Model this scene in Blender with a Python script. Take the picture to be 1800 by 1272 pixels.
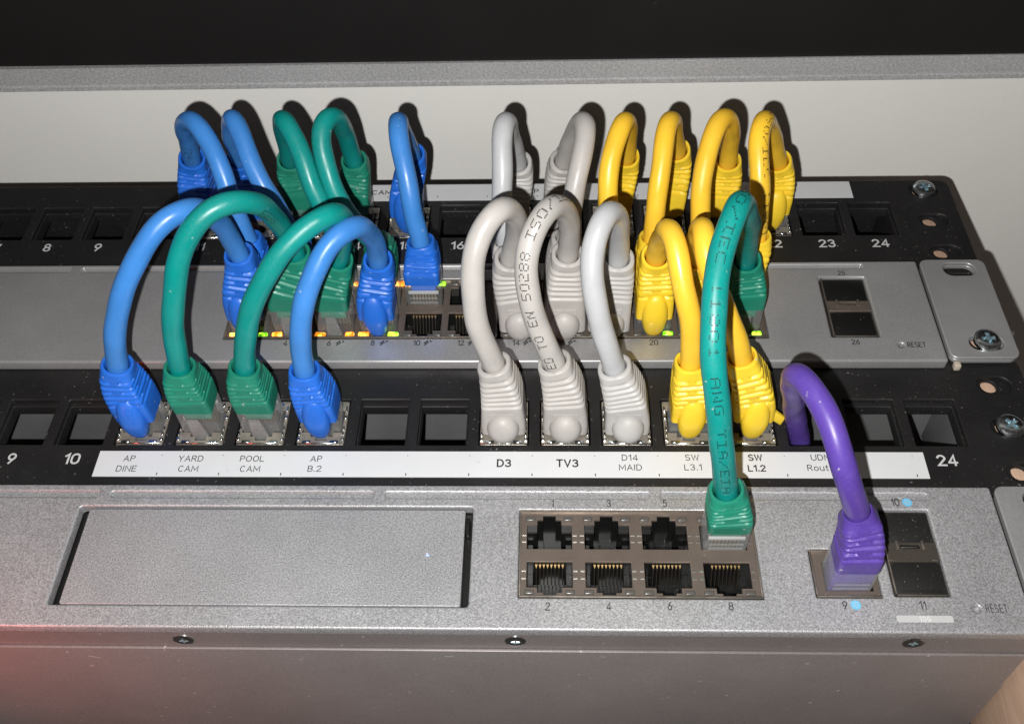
import bpy, bmesh, math, random
from mathutils import Vector, Matrix

random.seed(7)
MM = 0.001
PI = math.pi
scene = bpy.context.scene
col = scene.collection
for o in list(bpy.data.objects):
    bpy.data.objects.remove(o)

# ------------------------------------------------------------------ camera
# world axes: x to the right along the rack, y towards the wall, z straight up out of the device faces
cam_d = bpy.data.cameras.new('camera')
cam = bpy.data.objects.new('camera', cam_d)
col.objects.link(cam)
CAM = Vector((95.81, -289.43, 244.84))
RX = Vector((0.99937613, 0.02137427, -0.0281155))
RY = Vector((0.00145869, 0.770414, 0.63754226))
RZ = Vector((0.03528758, -0.63718553, 0.76990219))
cam.matrix_world = Matrix.Translation(CAM * MM) @ Matrix((RX, RY, RZ)).transposed().to_4x4()
cam_d.sensor_width = 36.0
cam_d.lens = 36.0 * 1760.5 / 1800.0
cam_d.clip_start = 0.005
cam_d.clip_end = 20.0
scene.camera = cam

# ------------------------------------------------------------------ dim room light
world = bpy.data.worlds.new('World')
scene.world = world
world.use_nodes = True
bg = world.node_tree.nodes['Background']
bg.inputs[0].default_value = (1.0, 0.82, 0.72, 1)
bg.inputs[1].default_value = 0.045

# ------------------------------------------------------------------ the phone's flash beside its lens
fl_d = bpy.data.lights.new('phone_flash', 'POINT')
fl_d.energy = 5.5
fl_d.shadow_soft_size = 0.0017
fl_d.color = (1.0, 0.985, 0.955)
fl = bpy.data.objects.new('phone_flash', fl_d)
fl.location = (CAM + RX * -11.5 + RY * -12.5 + RZ * 2) * MM
col.objects.link(fl)
# added red lamp at the lower left, standing in for fingertip lens haze
fg_d = bpy.data.lights.new('red_haze_lamp', 'SPOT')
fg_d.spot_size = math.radians(74)
fg_d.spot_blend = 1.0
fg_d.energy = 0.27
fg_d.shadow_soft_size = 0.012
fg_d.color = (1.0, 0.12, 0.08)
fg = bpy.data.objects.new('red_haze_lamp', fg_d)
fg.location = Vector((-88, -240, 30)) * MM
fg.rotation_euler = (Vector((-42, -180, -20)) - Vector((-88, -240, 30))).to_track_quat('-Z', 'Y').to_euler()
col.objects.link(fg)

scene.view_settings.view_transform = 'Standard'
scene.view_settings.look = 'None'
scene.view_settings.exposure = 0.0
scene.view_settings.gamma = 1.0
scene.view_settings.use_curve_mapping = False
scene.cycles.max_bounces = 10
scene.cycles.transparent_max_bounces = 24
scene.cycles.caustics_reflective = False
scene.cycles.caustics_refractive = False


# ------------------------------------------------------------------ materials
def newmat(name):
    m = bpy.data.materials.new(name)
    m.use_nodes = True
    nt = m.node_tree
    return m, nt, nt.nodes['Principled BSDF']


def ramp(nt, fac, p0, p1, c0=0.0, c1=1.0):
    mr = nt.nodes.new('ShaderNodeMapRange')
    mr.inputs['From Min'].default_value = p0
    mr.inputs['From Max'].default_value = p1
    mr.inputs['To Min'].default_value = c0
    mr.inputs['To Max'].default_value = c1
    nt.links.new(fac, mr.inputs['Value'])
    return mr.outputs['Result']


def noise(nt, scale, detail=2.0, rough=0.5, vec=None):
    n = nt.nodes.new('ShaderNodeTexNoise')
    n.inputs['Scale'].default_value = scale
    n.inputs['Detail'].default_value = detail
    n.inputs['Roughness'].default_value = rough
    if vec is None:
        g = nt.nodes.new('ShaderNodeNewGeometry')
        vec = g.outputs['Position']
    nt.links.new(vec, n.inputs['Vector'])
    return n.outputs['Fac']


def mixc(nt, fac, a, b):
    mx = nt.nodes.new('ShaderNodeMix')
    mx.data_type = 'RGBA'
    if hasattr(fac, 'is_output') or not isinstance(fac, (int, float)):
        nt.links.new(fac, mx.inputs[0])
    else:
        mx.inputs[0].default_value = fac
    for k, c in ((6, a), (7, b)):
        if isinstance(c, tuple):
            mx.inputs[k].default_value = (*c[:3], 1)
        else:
            nt.links.new(c, mx.inputs[k])
    return mx.outputs[2]


def mul(nt, a, b):
    m = nt.nodes.new('ShaderNodeMath')
    m.operation = 'MULTIPLY'
    for k, v in ((0, a), (1, b)):
        if isinstance(v, (int, float)):
            m.inputs[k].default_value = v
        else:
            nt.links.new(v, m.inputs[k])
    return m.outputs[0]


def make(name, base, rough=0.4, metal=0.0, spec=0.5, grain=None, bump=None, dust=None, tone=None, roughvar=None, sss=0):
    """grain=(scale, amount) fine colour grain; tone=(scale, amount) broad tone; dust=(scale, amount, colour)."""
    m, nt, b = newmat(name)
    c = base
    if tone:
        f = ramp(nt, noise(nt, tone[0], 4.0, 0.6), 0.3, 0.7)
        lo = tuple(max(0, x * (1 - tone[1])) for x in base)
        hi = tuple(min(1, x * (1 + tone[1])) for x in base)
        c = mixc(nt, f, lo, hi)
    if grain:
        f = ramp(nt, noise(nt, grain[0], 2.0, 0.7), 0.32, 0.68, 1 - grain[1], 1 + grain[1])
        mm = nt.nodes.new('ShaderNodeVectorMath')
        mm.operation = 'SCALE'
        if isinstance(c, tuple):
            mm.inputs[0].default_value = c[:3]
        else:
            nt.links.new(c, mm.inputs[0])
        nt.links.new(f, mm.inputs['Scale'])
        c = mm.outputs[0]
    if dust:
        v = nt.nodes.new('ShaderNodeTexVoronoi')
        v.inputs['Scale'].default_value = dust[0]
        g = nt.nodes.new('ShaderNodeNewGeometry')
        w = nt.nodes.new('ShaderNodeTexNoise')
        w.inputs['Scale'].default_value = dust[0] * 1.7
        nt.links.new(g.outputs['Position'], w.inputs['Vector'])
        ad = nt.nodes.new('ShaderNodeVectorMath')
        ad.operation = 'MULTIPLY_ADD'
        nt.links.new(w.outputs['Color'], ad.inputs[0])
        ad.inputs[1].default_value = (0.9 / dust[0],) * 3
        nt.links.new(g.outputs['Position'], ad.inputs[2])
        nt.links.new(ad.outputs[0], v.inputs['Vector'])
        spot = ramp(nt, v.outputs['Distance'], 0.20, 0.10)
        sep = nt.nodes.new('ShaderNodeSeparateColor')
        nt.links.new(v.outputs['Color'], sep.inputs[0])
        pick = ramp(nt, sep.outputs[0], 1 - dust[1], 1.0)
        patch = ramp(nt, noise(nt, 45.0, 3.0), 0.35, 0.65, 0.15, 1.0)
        f = mul(nt, mul(nt, spot, pick), patch)
        film = mul(nt, ramp(nt, noise(nt, 1800.0, 3.0, 0.8), 0.45, 0.8), mul(nt, patch, dust[3] if len(dust) > 3 else 0.10))
        mx = nt.nodes.new('ShaderNodeMath')
        mx.operation = 'MAXIMUM'
        nt.links.new(f, mx.inputs[0])
        nt.links.new(film, mx.inputs[1])
        c = mixc(nt, mx.outputs[0], c, dust[2])
    if isinstance(c, tuple):
        b.inputs['Base Color'].default_value = (*c[:3], 1)
    else:
        nt.links.new(c, b.inputs['Base Color'])
    b.inputs['Roughness'].default_value = rough
    if roughvar:
        nt.links.new(ramp(nt, noise(nt, roughvar[0], 3.0, 0.6), 0.3, 0.7, rough - roughvar[1], rough + roughvar[1]), b.inputs['Roughness'])
    b.inputs['Metallic'].default_value = metal
    b.inputs['Specular IOR Level'].default_value = spec
    if sss:
        b.inputs['Subsurface Weight'].default_value = sss
        b.inputs['Subsurface Radius'].default_value = (1, 1, 1)
        b.inputs['Subsurface Scale'].default_value = 0.0012
    if bump:
        bp = nt.nodes.new('ShaderNodeBump')
        bp.inputs['Strength'].default_value = bump[1]
        bp.inputs['Distance'].default_value = bump[2] * MM
        nt.links.new(noise(nt, bump[0], 3.0, 0.6), bp.inputs['Height'])
        nt.links.new(bp.outputs['Normal'], b.inputs['Normal'])
    return m


M = {}
DUST = (0.42, 0.41, 0.40)
M['silver'] = make('silver_paint', (0.375, 0.375, 0.388), 0.40, 0.38, 0.5, grain=(2500, 0.42), bump=(2500, 0.9, 0.15), tone=(22, 0.09), dust=(420, 0.12, (0.60, 0.59, 0.58)), roughvar=(30, 0.11))
M['silver_smooth'] = make('silver_sheet', (0.40, 0.398, 0.405), 0.34, 0.48, 0.5, grain=(2600, 0.12), bump=(1400, 0.15, 0.05), tone=(34, 0.10), dust=(520, 0.18, (0.60, 0.59, 0.58)), roughvar=(40, 0.08))
M['cover'] = make('cover_sheet', (0.225, 0.200, 0.197), 0.46, 0.30, 0.5, grain=(1800, 0.08), bump=(1700, 0.15, 0.08), tone=(18, 0.09), dust=(330, 0.14, (0.62, 0.58, 0.55)), roughvar=(25, 0.08))
M['trim'] = make('hammered_silver_trim', (0.56, 0.56, 0.57), 0.40, 0.35, 0.5, grain=(1100, 0.22), bump=(1100, 0.6, 0.25), tone=(12, 0.12))
M['black'] = make('black_powder_coat', (0.0105, 0.010, 0.0105), 0.50, 0.0, 0.45, bump=(2600, 0.25, 0.06), dust=(700, 0.42, (0.26, 0.25, 0.245)), roughvar=(60, 0.1))
M['blackbox'] = make('black_cabinet_paint', (0.0115, 0.0105, 0.0105), 0.58, 0.0, 0.35, bump=(1800, 0.2, 0.06), dust=(190, 0.05, (0.14, 0.135, 0.13), 0.06), tone=(14, 0.12))
M['socket'] = make('black_socket_plastic', (0.008, 0.008, 0.008), 0.30, 0.0, 0.5, dust=(900, 0.10, (0.3, 0.28, 0.25), 0.015))
M['fluff'] = make('dusty_black_plastic', (0.010, 0.010, 0.010), 0.6, 0.0, 0.35, dust=(1100, 0.75, (0.30, 0.28, 0.24), 0.04), bump=(1500, 0.3, 0.1))
M['nickel'] = make('dark_nickel_shield', (0.36, 0.32, 0.28), 0.34, 0.85, 0.5, tone=(120, 0.18), bump=(500, 0.2, 0.05), roughvar=(300, 0.1))
M['foil'] = make('crumpled_nickel_foil', (0.52, 0.47, 0.40), 0.36, 0.7, 0.6, bump=(520, 0.8, 0.4), tone=(200, 0.2))
M['zinc'] = make('dull_zinc_sheet', (0.165, 0.172, 0.172), 0.5, 0.3, 0.5, tone=(40, 0.15), dust=(520, 0.25, (0.3, 0.3, 0.3)))
M['chrome'] = make('bright_zinc', (0.62, 0.66, 0.68), 0.22, 1.0, 0.5, roughvar=(900, 0.08), bump=(900, 0.1, 0.03))
M['chromedark'] = make('blue_zinc_recess', (0.36, 0.50, 0.56), 0.32, 0.8, 0.5)
M['bronze_wire'] = make('wire_ends', (0.26, 0.20, 0.13), 0.3, 0.6)
M['gold'] = make('gold_contact', (0.75, 0.52, 0.24), 0.30, 0.9)
M['bronze'] = make('dark_contact_comb', (0.022, 0.017, 0.013), 0.4, 0.3)
M['wall'] = make('painted_wall', (0.90, 0.888, 0.855), 0.62, 0.0, 0.3, bump=(260, 0.12, 0.25), tone=(9, 0.03), grain=(700, 0.015))
M['smudge'] = make('grey_scuff', (0.36, 0.34, 0.33), 0.7)
M['label'] = make('label_tape', (0.65, 0.66, 0.68), 0.38, 0.0, 0.5, tone=(60, 0.02), dust=(260, 0.05, (0.35, 0.34, 0.33)))
M['ink'] = make('black_ink', (0.015, 0.014, 0.014), 0.5)
M['ink_faint'] = make('faded_ink', (0.004, 0.050, 0.046), 0.5)
M['print'] = make('dark_print', (0.03, 0.03, 0.032), 0.5)
M['numeral'] = make('white_numeral', (0.56, 0.56, 0.57), 0.5, grain=(1500, 0.12))
M['cyan'] = make('cyan_print', (0.11, 0.46, 0.72), 0.5)
M['palegrey'] = make('pale_grey_print', (0.46, 0.46, 0.46), 0.5)
M['white'] = make('white_print', (0.74, 0.74, 0.74), 0.5)
M['beige'] = make('beige_plastic', (0.5, 0.44, 0.36), 0.5)


def wood():
    m, nt, b = newmat('planed_wood')
    g = nt.nodes.new('ShaderNodeNewGeometry')
    mp = nt.nodes.new('ShaderNodeMapping')
    mp.inputs['Scale'].default_value = (1.0, 0.08, 1.0)
    nt.links.new(g.outputs['Position'], mp.inputs['Vector'])
    f = noise(nt, 900, 4.0, 0.65, mp.outputs[0])
    c = mixc(nt, ramp(nt, f, 0.35, 0.65), (0.48, 0.315, 0.22), (0.58, 0.40, 0.29))
    nt.links.new(c, b.inputs['Base Color'])
    b.inputs['Roughness'].default_value = 0.6
    return m


M['wood'] = wood()


def plastic(name, base, rough=0.36, spec=0.45, dirt=0.0):
    return make(name, base, rough, 0.0, spec, bump=(300, 0.16, 0.22), tone=(75, 0.10), roughvar=(200, 0.10),
                dust=(480, 0.10, (0.55, 0.53, 0.50)), sss=0.0)


M['blue_cord'] = plastic('blue_cord', (0.042, 0.205, 0.57))
M['blue_boot'] = plastic('blue_boot', (0.012, 0.132, 0.60), 0.40)
M['green_cord'] = plastic('green_cord', (0.0, 0.235, 0.212))
M['green_boot'] = plastic('green_boot', (0.008, 0.200, 0.130), 0.42)
M['yellow_cord'] = plastic('yellow_cord', (0.85, 0.515, 0.035))
M['yellow_boot'] = plastic('yellow_boot', (0.85, 0.585, 0.03), 0.40)
M['grey_cord'] = plastic('grey_cord', (0.44, 0.42, 0.402))
M['grey_boot'] = plastic('grey_boot', (0.43, 0.41, 0.394), 0.45)
M['white_cord'] = plastic('pale_grey_cord', (0.45, 0.46, 0.475))
M['white_boot'] = plastic('pale_grey_boot', (0.455, 0.445, 0.435), 0.45)
M['purple_cord'] = plastic('purple_cord', (0.088, 0.044, 0.30))
M['purple_boot'] = plastic('purple_boot', (0.080, 0.040, 0.285), 0.42)


def clear():
    m = bpy.data.materials.new('clear_polycarbonate')
    m.use_nodes = True
    nt = m.node_tree
    nt.nodes.clear()
    out = nt.nodes.new('ShaderNodeOutputMaterial')
    tr = nt.nodes.new('ShaderNodeBsdfTransparent')
    tr.inputs[0].default_value = (0.965, 0.97, 0.97, 1)
    pr = nt.nodes.new('ShaderNodeBsdfPrincipled')
    pr.inputs['Base Color'].default_value = (0.60, 0.61, 0.61, 1)
    pr.inputs['Roughness'].default_value = 0.09
    pr.inputs['Specular IOR Level'].default_value = 0.9
    fr = nt.nodes.new('ShaderNodeLayerWeight')
    fr.inputs['Blend'].default_value = 0.5
    pw = nt.nodes.new('ShaderNodeMath')
    pw.operation = 'POWER'
    pw.inputs[1].default_value = 2.6
    nt.links.new(fr.outputs['Facing'], pw.inputs[0])
    ad = nt.nodes.new('ShaderNodeMath')
    ad.operation = 'MULTIPLY_ADD'
    ad.use_clamp = True
    ad.inputs[1].default_value = 0.65
    ad.inputs[2].default_value = 0.10
    nt.links.new(pw.outputs[0], ad.inputs[0])
    bp = nt.nodes.new('ShaderNodeBump')
    bp.inputs['Strength'].default_value = 0.5
    bp.inputs['Distance'].default_value = 0.0003
    nt.links.new(noise(nt, 420, 2.0), bp.inputs['Height'])
    nt.links.new(bp.outputs[0], pr.inputs['Normal'])
    mx = nt.nodes.new('ShaderNodeMixShader')
    nt.links.new(ad.outputs[0], mx.inputs[0])
    nt.links.new(tr.outputs[0], mx.inputs[1])
    nt.links.new(pr.outputs[0], mx.inputs[2])
    nt.links.new(mx.outputs[0], out.inputs[0])
    return m


M['clear'] = clear()


def emit(name, color, strength, core=None):
    m, nt, b = newmat(name)
    b.inputs['Base Color'].default_value = (*[c * .8 for c in color], 1)
    b.inputs['Roughness'].default_value = 0.18
    if core:
        f = ramp(nt, noise(nt, 620.0, 2.0), 0.42, 0.66)
        nt.links.new(mixc(nt, f, color, core), b.inputs['Emission Color'])
        nt.links.new(ramp(nt, noise(nt, 620.0, 2.0), 0.38, 0.68, strength * .25, strength * 1.7), b.inputs['Emission Strength'])
    else:
        b.inputs['Emission Color'].default_value = (*color, 1)
        b.inputs['Emission Strength'].default_value = strength
    return m


M['led_orange'] = emit('orange_led', (1.0, 0.26, 0.01), 2.3, (1.0, 0.55, 0.10))
M['led_green'] = emit('green_led', (0.22, 0.85, 0.01), 1.6, (0.62, 1.0, 0.08))
M['led_blue'] = emit('blue_led', (0.35, 0.42, 1.0), 0.8)
M['led_off'] = make('unlit_light_pipe', (0.085, 0.08, 0.075), 0.25, 0, 0.6)
M['shield'] = make('brown_jack_shield', (0.185, 0.150, 0.128), 0.42, 0.55, 0.5, tone=(120, 0.12), bump=(600, 0.2, 0.05), dust=(700, 0.15, (0.42, 0.38, 0.34)))


# ------------------------------------------------------------------ object helpers
def tag(o, label=None, cat=None, group=None, kind=None):
    if label: o['label'] = label
    if cat: o['category'] = cat
    if group: o['group'] = group
    if kind: o['kind'] = kind
    return o


def thing(name, loc, label, cat, group=None):
    o = bpy.data.objects.new(name, None)
    o.empty_display_size = 0.01
    o.location = Vector(loc) * MM
    col.objects.link(o)
    tag(o, label, cat, group)
    return o


def link(o, parent=None):
    col.objects.link(o)
    if parent is not None:
        o.parent = parent
        r = parent
        t = Vector((0, 0, 0))
        while r is not None:
            if r.type == 'EMPTY':
                t = Vector(r.location)
            r = r.parent
        # parts are written in rack coordinates: undo the offset of the thing's base
        if parent.type == 'EMPTY':
            o.matrix_parent_inverse = Matrix.Translation(-t)
        else:
            o.matrix_parent_inverse = Matrix.Translation(-Vector(parent.location))
    return o


def finish(me, mat, smooth=None):
    if mat is not None:
        me.materials.clear()
        me.materials.append(mat)
    if smooth is not None:
        for p in me.polygons:
            p.use_smooth = True
        me.set_sharp_from_angle(angle=math.radians(smooth))
    me.update()
    return me


class MB:
    """collects geometry in millimetres"""

    def __init__(self):
        self.v, self.f = [], []

    def add(self, vs, fs):
        n = len(self.v)
        self.v += [tuple(p) for p in vs]
        self.f += [tuple(i + n for i in q) for q in fs]
        return self

    def box(self, x0, x1, y0, y1, z0, z1, skip=()):
        vs = [(x0, y0, z0), (x1, y0, z0), (x1, y1, z0), (x0, y1, z0), (x0, y0, z1), (x1, y0, z1), (x1, y1, z1), (x0, y1, z1)]
        fs = {'-z': (0, 3, 2, 1), '+z': (4, 5, 6, 7), '-y': (0, 1, 5, 4), '+x': (1, 2, 6, 5), '+y': (2, 3, 7, 6), '-x': (3, 0, 4, 7)}
        return self.add(vs, [f for k, f in fs.items() if k not in skip])

    def mesh(self, name, mat=None, smooth=None, bevel=0.0, seg=2):
        me = bpy.data.meshes.new(name)
        me.from_pydata([(x * MM, y * MM, z * MM) for x, y, z in self.v], [], self.f)
        if bevel:
            bm = bmesh.new()
            bm.from_mesh(me)
            bmesh.ops.bevel(bm, geom=list(bm.edges), offset=bevel * MM, segments=seg, profile=0.5, affect='EDGES', clamp_overlap=True)
            bm.to_mesh(me)
            bm.free()
            if smooth is None: smooth = 40
        return finish(me, mat, smooth)

    def build(self, name, mat, parent=None, smooth=None, bevel=0.0, seg=2):
        return link(bpy.data.objects.new(name, self.mesh(name, mat, smooth, bevel, seg)), parent)


def box(name, mat, parent, x0, x1, y0, y1, z0, z1, bevel=0.0, skip=()):
    return MB().box(x0, x1, y0, y1, z0, z1, skip).build(name, mat, parent, bevel=bevel)


def curve_mesh(cu):
    o = bpy.data.objects.new('tmp', cu)
    col.objects.link(o)
    dg = bpy.context.evaluated_depsgraph_get()
    me = bpy.data.meshes.new_from_object(o.evaluated_get(dg))
    bpy.data.objects.remove(o)
    bpy.data.curves.remove(cu)
    return me


def rrect(x0, x1, y0, y1, r, n=5):
    if r <= 0:
        return [(x0, y0), (x1, y0), (x1, y1), (x0, y1)]
    pts = []
    for cx, cy, a in ((x1 - r, y0 + r, -90), (x1 - r, y1 - r, 0), (x0 + r, y1 - r, 90), (x0 + r, y0 + r, 180)):
        for k in range(n + 1):
            t = math.radians(a + 90 * k / n)
            pts.append((cx + r * math.cos(t), cy + r * math.sin(t)))
    return pts


def circle(cx, cy, r, n=20):
    return [(cx + r * math.cos(2 * PI * k / n), cy + r * math.sin(2 * PI * k / n)) for k in range(n)]


def plate(name, mat, parent, outline, holes, z0, z1, bevel=0.0, at=(0, 0, 0), as_mesh=False, res=2):
    cu = bpy.data.curves.new(name, 'CURVE')
    cu.dimensions = '2D'
    cu.fill_mode = 'BOTH'
    for loop in [outline] + list(holes):
        sp = cu.splines.new('POLY')
        sp.points.add(len(loop) - 1)
        for p, (x, y) in zip(sp.points, loop):
            p.co = (x, y, 0, 1)
        sp.use_cyclic_u = True
    cu.extrude = (z1 - z0) / 2 - bevel
    cu.bevel_depth = bevel
    cu.bevel_resolution = res
    cu.offset = -bevel
    me = curve_mesh(cu)
    zc = (z0 + z1) / 2
    for v in me.vertices:
        v.co = (v.co.x * MM, v.co.y * MM, (v.co.z + zc) * MM)
    me.name = name
    finish(me, mat, 40)
    if as_mesh:
        return me
    o = bpy.data.objects.new(name, me)
    o.location = Vector(at) * MM
    return link(o, parent)


def _arc(cx, cy, rx, ry, a0, a1, n=9):
    return [(cx + rx * math.cos(math.radians(a0 + (a1 - a0) * k / n)), cy + ry * math.sin(math.radians(a0 + (a1 - a0) * k / n))) for k in range(n + 1)]


def _lozenge(w, h, y0=0.0):
    r = w / 2
    return _arc(r, y0 + h - r * 1.15, r, r * 1.15, 0, 180, 8) + _arc(r, y0 + r * 1.15, r, r * 1.15, 180, 360, 8)


# single-stroke sans capitals and numerals, unit height: (advance width, strokes, closed flags)
LETTERS = {
    'A': (.62, [[(0, 0), (.31, 1), (.62, 0)], [(.1, .33), (.52, .33)]]),
    'B': (.52, [[(0, 0), (0, 1), (.28, 1)] + _arc(.28, .765, .22, .235, 90, -90) + [(0, .53)], [(.28, .53)] + _arc(.28, .265, .25, .265, 90, -90) + [(0, 0)]]),
    'C': (.58, [_arc(.3, .5, .3, .5, 48, 312, 14)]),
    'D': (.58, [[(0, 0), (0, 1), (.22, 1)] + _arc(.22, .5, .36, .5, 90, -90, 12) + [(0, 0)]]),
    'E': (.48, [[(.48, 1), (0, 1), (0, 0), (.48, 0)], [(0, .52), (.42, .52)]]),
    'G': (.60, [_arc(.3, .5, .3, .5, 48, 340, 14) + [(.6, .47), (.34, .47)]]),
    'I': (.06, [[(.03, 0), (.03, 1)]]),
    'L': (.46, [[(0, 1), (0, 0), (.46, 0)]]),
    'M': (.72, [[(0, 0), (0, 1), (.36, .25), (.72, 1), (.72, 0)]]),
    'N': (.60, [[(0, 0), (0, 1), (.6, 0), (.6, 1)]]),
    'O': (.64, [_arc(.32, .5, .32, .5, 90, 450, 22)]),
    'P': (.50, [[(0, 0), (0, 1), (.26, 1)] + _arc(.26, .74, .24, .26, 90, -90) + [(0, .48)]]),
    'R': (.54, [[(0, 0), (0, 1), (.27, 1)] + _arc(.27, .75, .24, .25, 90, -90) + [(0, .5)], [(.26, .5), (.54, 0)]]),
    'S': (.52, [_arc(.26, .75, .24, .25, 30, 270, 9)[:-1] + _arc(.26, .25, .26, .25, 90, -150, 9)]),
    'T': (.56, [[(0, 1), (.56, 1)], [(.28, .99), (.28, 0)]]),
    'U': (.58, [[(0, 1), (0, .3)] + _arc(.29, .3, .29, .3, 180, 360, 10) + [(.58, 1)]]),
    'V': (.60, [[(0, 1), (.3, 0), (.6, 1)]]),
    'W': (.84, [[(0, 1), (.2, 0), (.42, .95), (.64, 0), (.84, 1)]]),
    'Y': (.58, [[(0, 1), (.29, .45), (.58, 1)], [(.29, .45), (.29, 0)]]),
    '0': (.54, [_lozenge(.54, 1) + [(.54, .69)]]),
    '1': (.26, [[(0, .78), (.24, 1), (.24, 0)]]),
    '2': (.52, [_arc(.26, .73, .25, .27, 165, -20, 9) + [(0, 0), (.53, 0)]]),
    '3': (.52, [_arc(.25, .76, .23, .24, 155, -90, 9), _arc(.25, .27, .26, .27, 85, -155, 9)]),
    '4': (.56, [[(.42, 0), (.42, 1), (.02, .29)], [(0, .27), (.57, .27)]]),
    '5': (.52, [[(.48, 1), (.08, 1), (.04, .54)] + _arc(.25, .32, .26, .32, 115, -150, 10)]),
    '6': (.52, [[(.38, 1), (.05, .42)], _arc(.26, .3, .25, .3, 150, 510, 16)]),
    '7': (.50, [[(0, 1), (.5, 1), (.18, 0)]]),
    '8': (.52, [_arc(.26, .76, .22, .24, -90, 270, 16), _arc(.26, .26, .26, .26, 90, 450, 16)]),
    '9': (.52, [_arc(.26, .7, .25, .3, -30, 330, 16), [(.47, .58), (.14, 0)]]),
    '.': (.08, [[(.04, 0), (.04, .1)]]),
    'o': (.48, [_arc(.24, .35, .24, .35, 90, 450, 16)]),
    'u': (.44, [[(0, .7), (0, .22)] + _arc(.22, .22, .22, .22, 180, 360, 8) + [(.44, .7)], [(.44, .3), (.44, 0)]]),
    't': (.28, [[(.12, .95), (.12, .1), (.28, 0)], [(0, .7), (.28, .7)]]),
    'e': (.48, [[(.02, .37), (.47, .37)], _arc(.24, .35, .24, .35, 0, 315, 12)]),
    'r': (.28, [[(0, 0), (0, .7)], [(0, .45), (.12, .64), (.28, .7)]]),
    ' ': (.35, []),
}


def text(body, cx, cy, z, cap, mat, parent, name='printed_text', xs=1.0, bold=0.0, thick=0.05, gap=.24):
    """flat lettering drawn as pen strokes, capital height cap (mm), centred on cx, cy, lying just proud of the surface z"""
    w = .058 + bold
    tot = sum(LETTERS[c][0] for c in body) + gap * (len(body) - 1)
    x0 = -tot / 2
    mb = MB()
    lay = 0
    for ch in body:
        adv, strokes = LETTERS[ch]
        for st in strokes:
            pts = [Vector(((x0 + px) * xs, py - .5)) for px, py in st]
            q = [pts[0]]
            for p in pts[1:]:
                if (p - q[-1]).length > 1e-4: q.append(p)
            L, Rr = [], []
            closed = len(q) > 3 and (q[0] - q[-1]).length < .02
            if closed: q[-1] = q[0].copy()
            for k, p in enumerate(q):
                a = (p - q[k - 1]).normalized() if k else (q[1] - q[0]).normalized()
                b = (q[k + 1] - p).normalized() if k < len(q) - 1 else a
                if closed and k in (0, len(q) - 1):
                    a, b = (q[-1] - q[-2]).normalized(), (q[1] - q[0]).normalized()
                m = a + b
                m = m.normalized() if m.length > .2 else a
                nn = Vector((-m.y, m.x))
                f = min(2.2, 1 / max(.3, nn.dot(Vector((-a.y, a.x)))))
                ext = 0.0
                pp = p.copy()
                if k == 0 and not closed: pp -= a * w * .8
                if k == len(q) - 1 and not closed: pp += a * w * .8
                L.append(pp + nn * w * f)
                Rr.append(pp - nn * w * f)
            zz = z + thick + lay * .004
            lay += 1
            n_ = len(q)
            vs = [(cx + p.x * cap, cy + p.y * cap, zz) for p in L] + [(cx + p.x * cap, cy + p.y * cap, zz) for p in Rr]
            mb.add(vs, [(n_ + k, n_ + k + 1, k + 1, k) for k in range(n_ - 1)])
        x0 += adv + gap
    return mb.build(name, mat, parent)


def inst(name, me, parent, at, rot=None, scale=None):
    o = bpy.data.objects.new(name, me)
    o.location = Vector(at) * MM
    if rot: o.rotation_euler = rot
    if scale: o.scale = scale
    return link(o, parent)


# ------------------------------------------------------------------ shared small meshes
def screw_mesh(r=4.1, h=1.7, cr=0.62, cl=2.1):
    mb = MB()
    nr, na = 26, 72
    vs, fs = [], []
    for i in range(nr + 1):
        t = i / nr
        rr = r * t
        for k in range(na):
            a = 2 * PI * k / na
            x, y = rr * math.cos(a), rr * math.sin(a)
            z = h * math.sqrt(max(0.0, 1 - (t * 0.93) ** 4))
            if t > 0.96: z = h * 0.42
            d = min(max(cr - abs(x), cl - abs(y)) if False else 0, 0)
            inx = min(cr - abs(x), cl - abs(y))
            iny = min(cr - abs(y), cl - abs(x))
            ins = max(inx, iny)
            if ins > 0:
                z -= 1.15 * min(1, ins / 0.18) * (1 - 0.25 * rr / cl)
            vs.append((x, y, z))
    for i in range(nr):
        for k in range(na):
            k2 = (k + 1) % na
            fs.append((i * na + k, (i + 1) * na + k, (i + 1) * na + k2, i * na + k2))
    b = len(vs)
    for k in range(na):
        a = 2 * PI * k / na
        vs.append((r * math.cos(a), r * math.sin(a), -0.3))
    for k in range(na):
        k2 = (k + 1) % na
        fs.append((nr * na + k, b + k, b + k2, nr * na + k2))
    mb.add(vs, fs)
    me = mb.mesh('screw', M['chrome'], 30)
    me.materials.append(M['chromedark'])
    for p in me.polygons:
        c = p.center / MM
        if min(cr - abs(c.x), cl - abs(c.y)) > 0.02 or min(cr - abs(c.y), cl - abs(c.x)) > 0.02:
            p.material_index = 1
    return me


SCREW = screw_mesh()
SMALL_SCREW = screw_mesh(3.0, 0.8, 0.4, 1.3)


def jack_outline(cx, cy, latch, w=11.9, h=7.8):
    """RJ45 opening: body rectangle with the stepped latch notch on the side given by latch (+1 up, -1 down)"""
    a, b = w / 2, h / 2
    prof = [(-a, -b), (a, -b), (a, b), (3.3, b), (3.3, b + 1.5), (1.75, b + 1.5), (1.75, b + 2.9), (-1.75, b + 2.9), (-1.75, b + 1.5), (-3.3, b + 1.5), (-3.3, b), (-a, b)]
    return [(cx + x, cy + y * latch) for x, y in prof]


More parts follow.
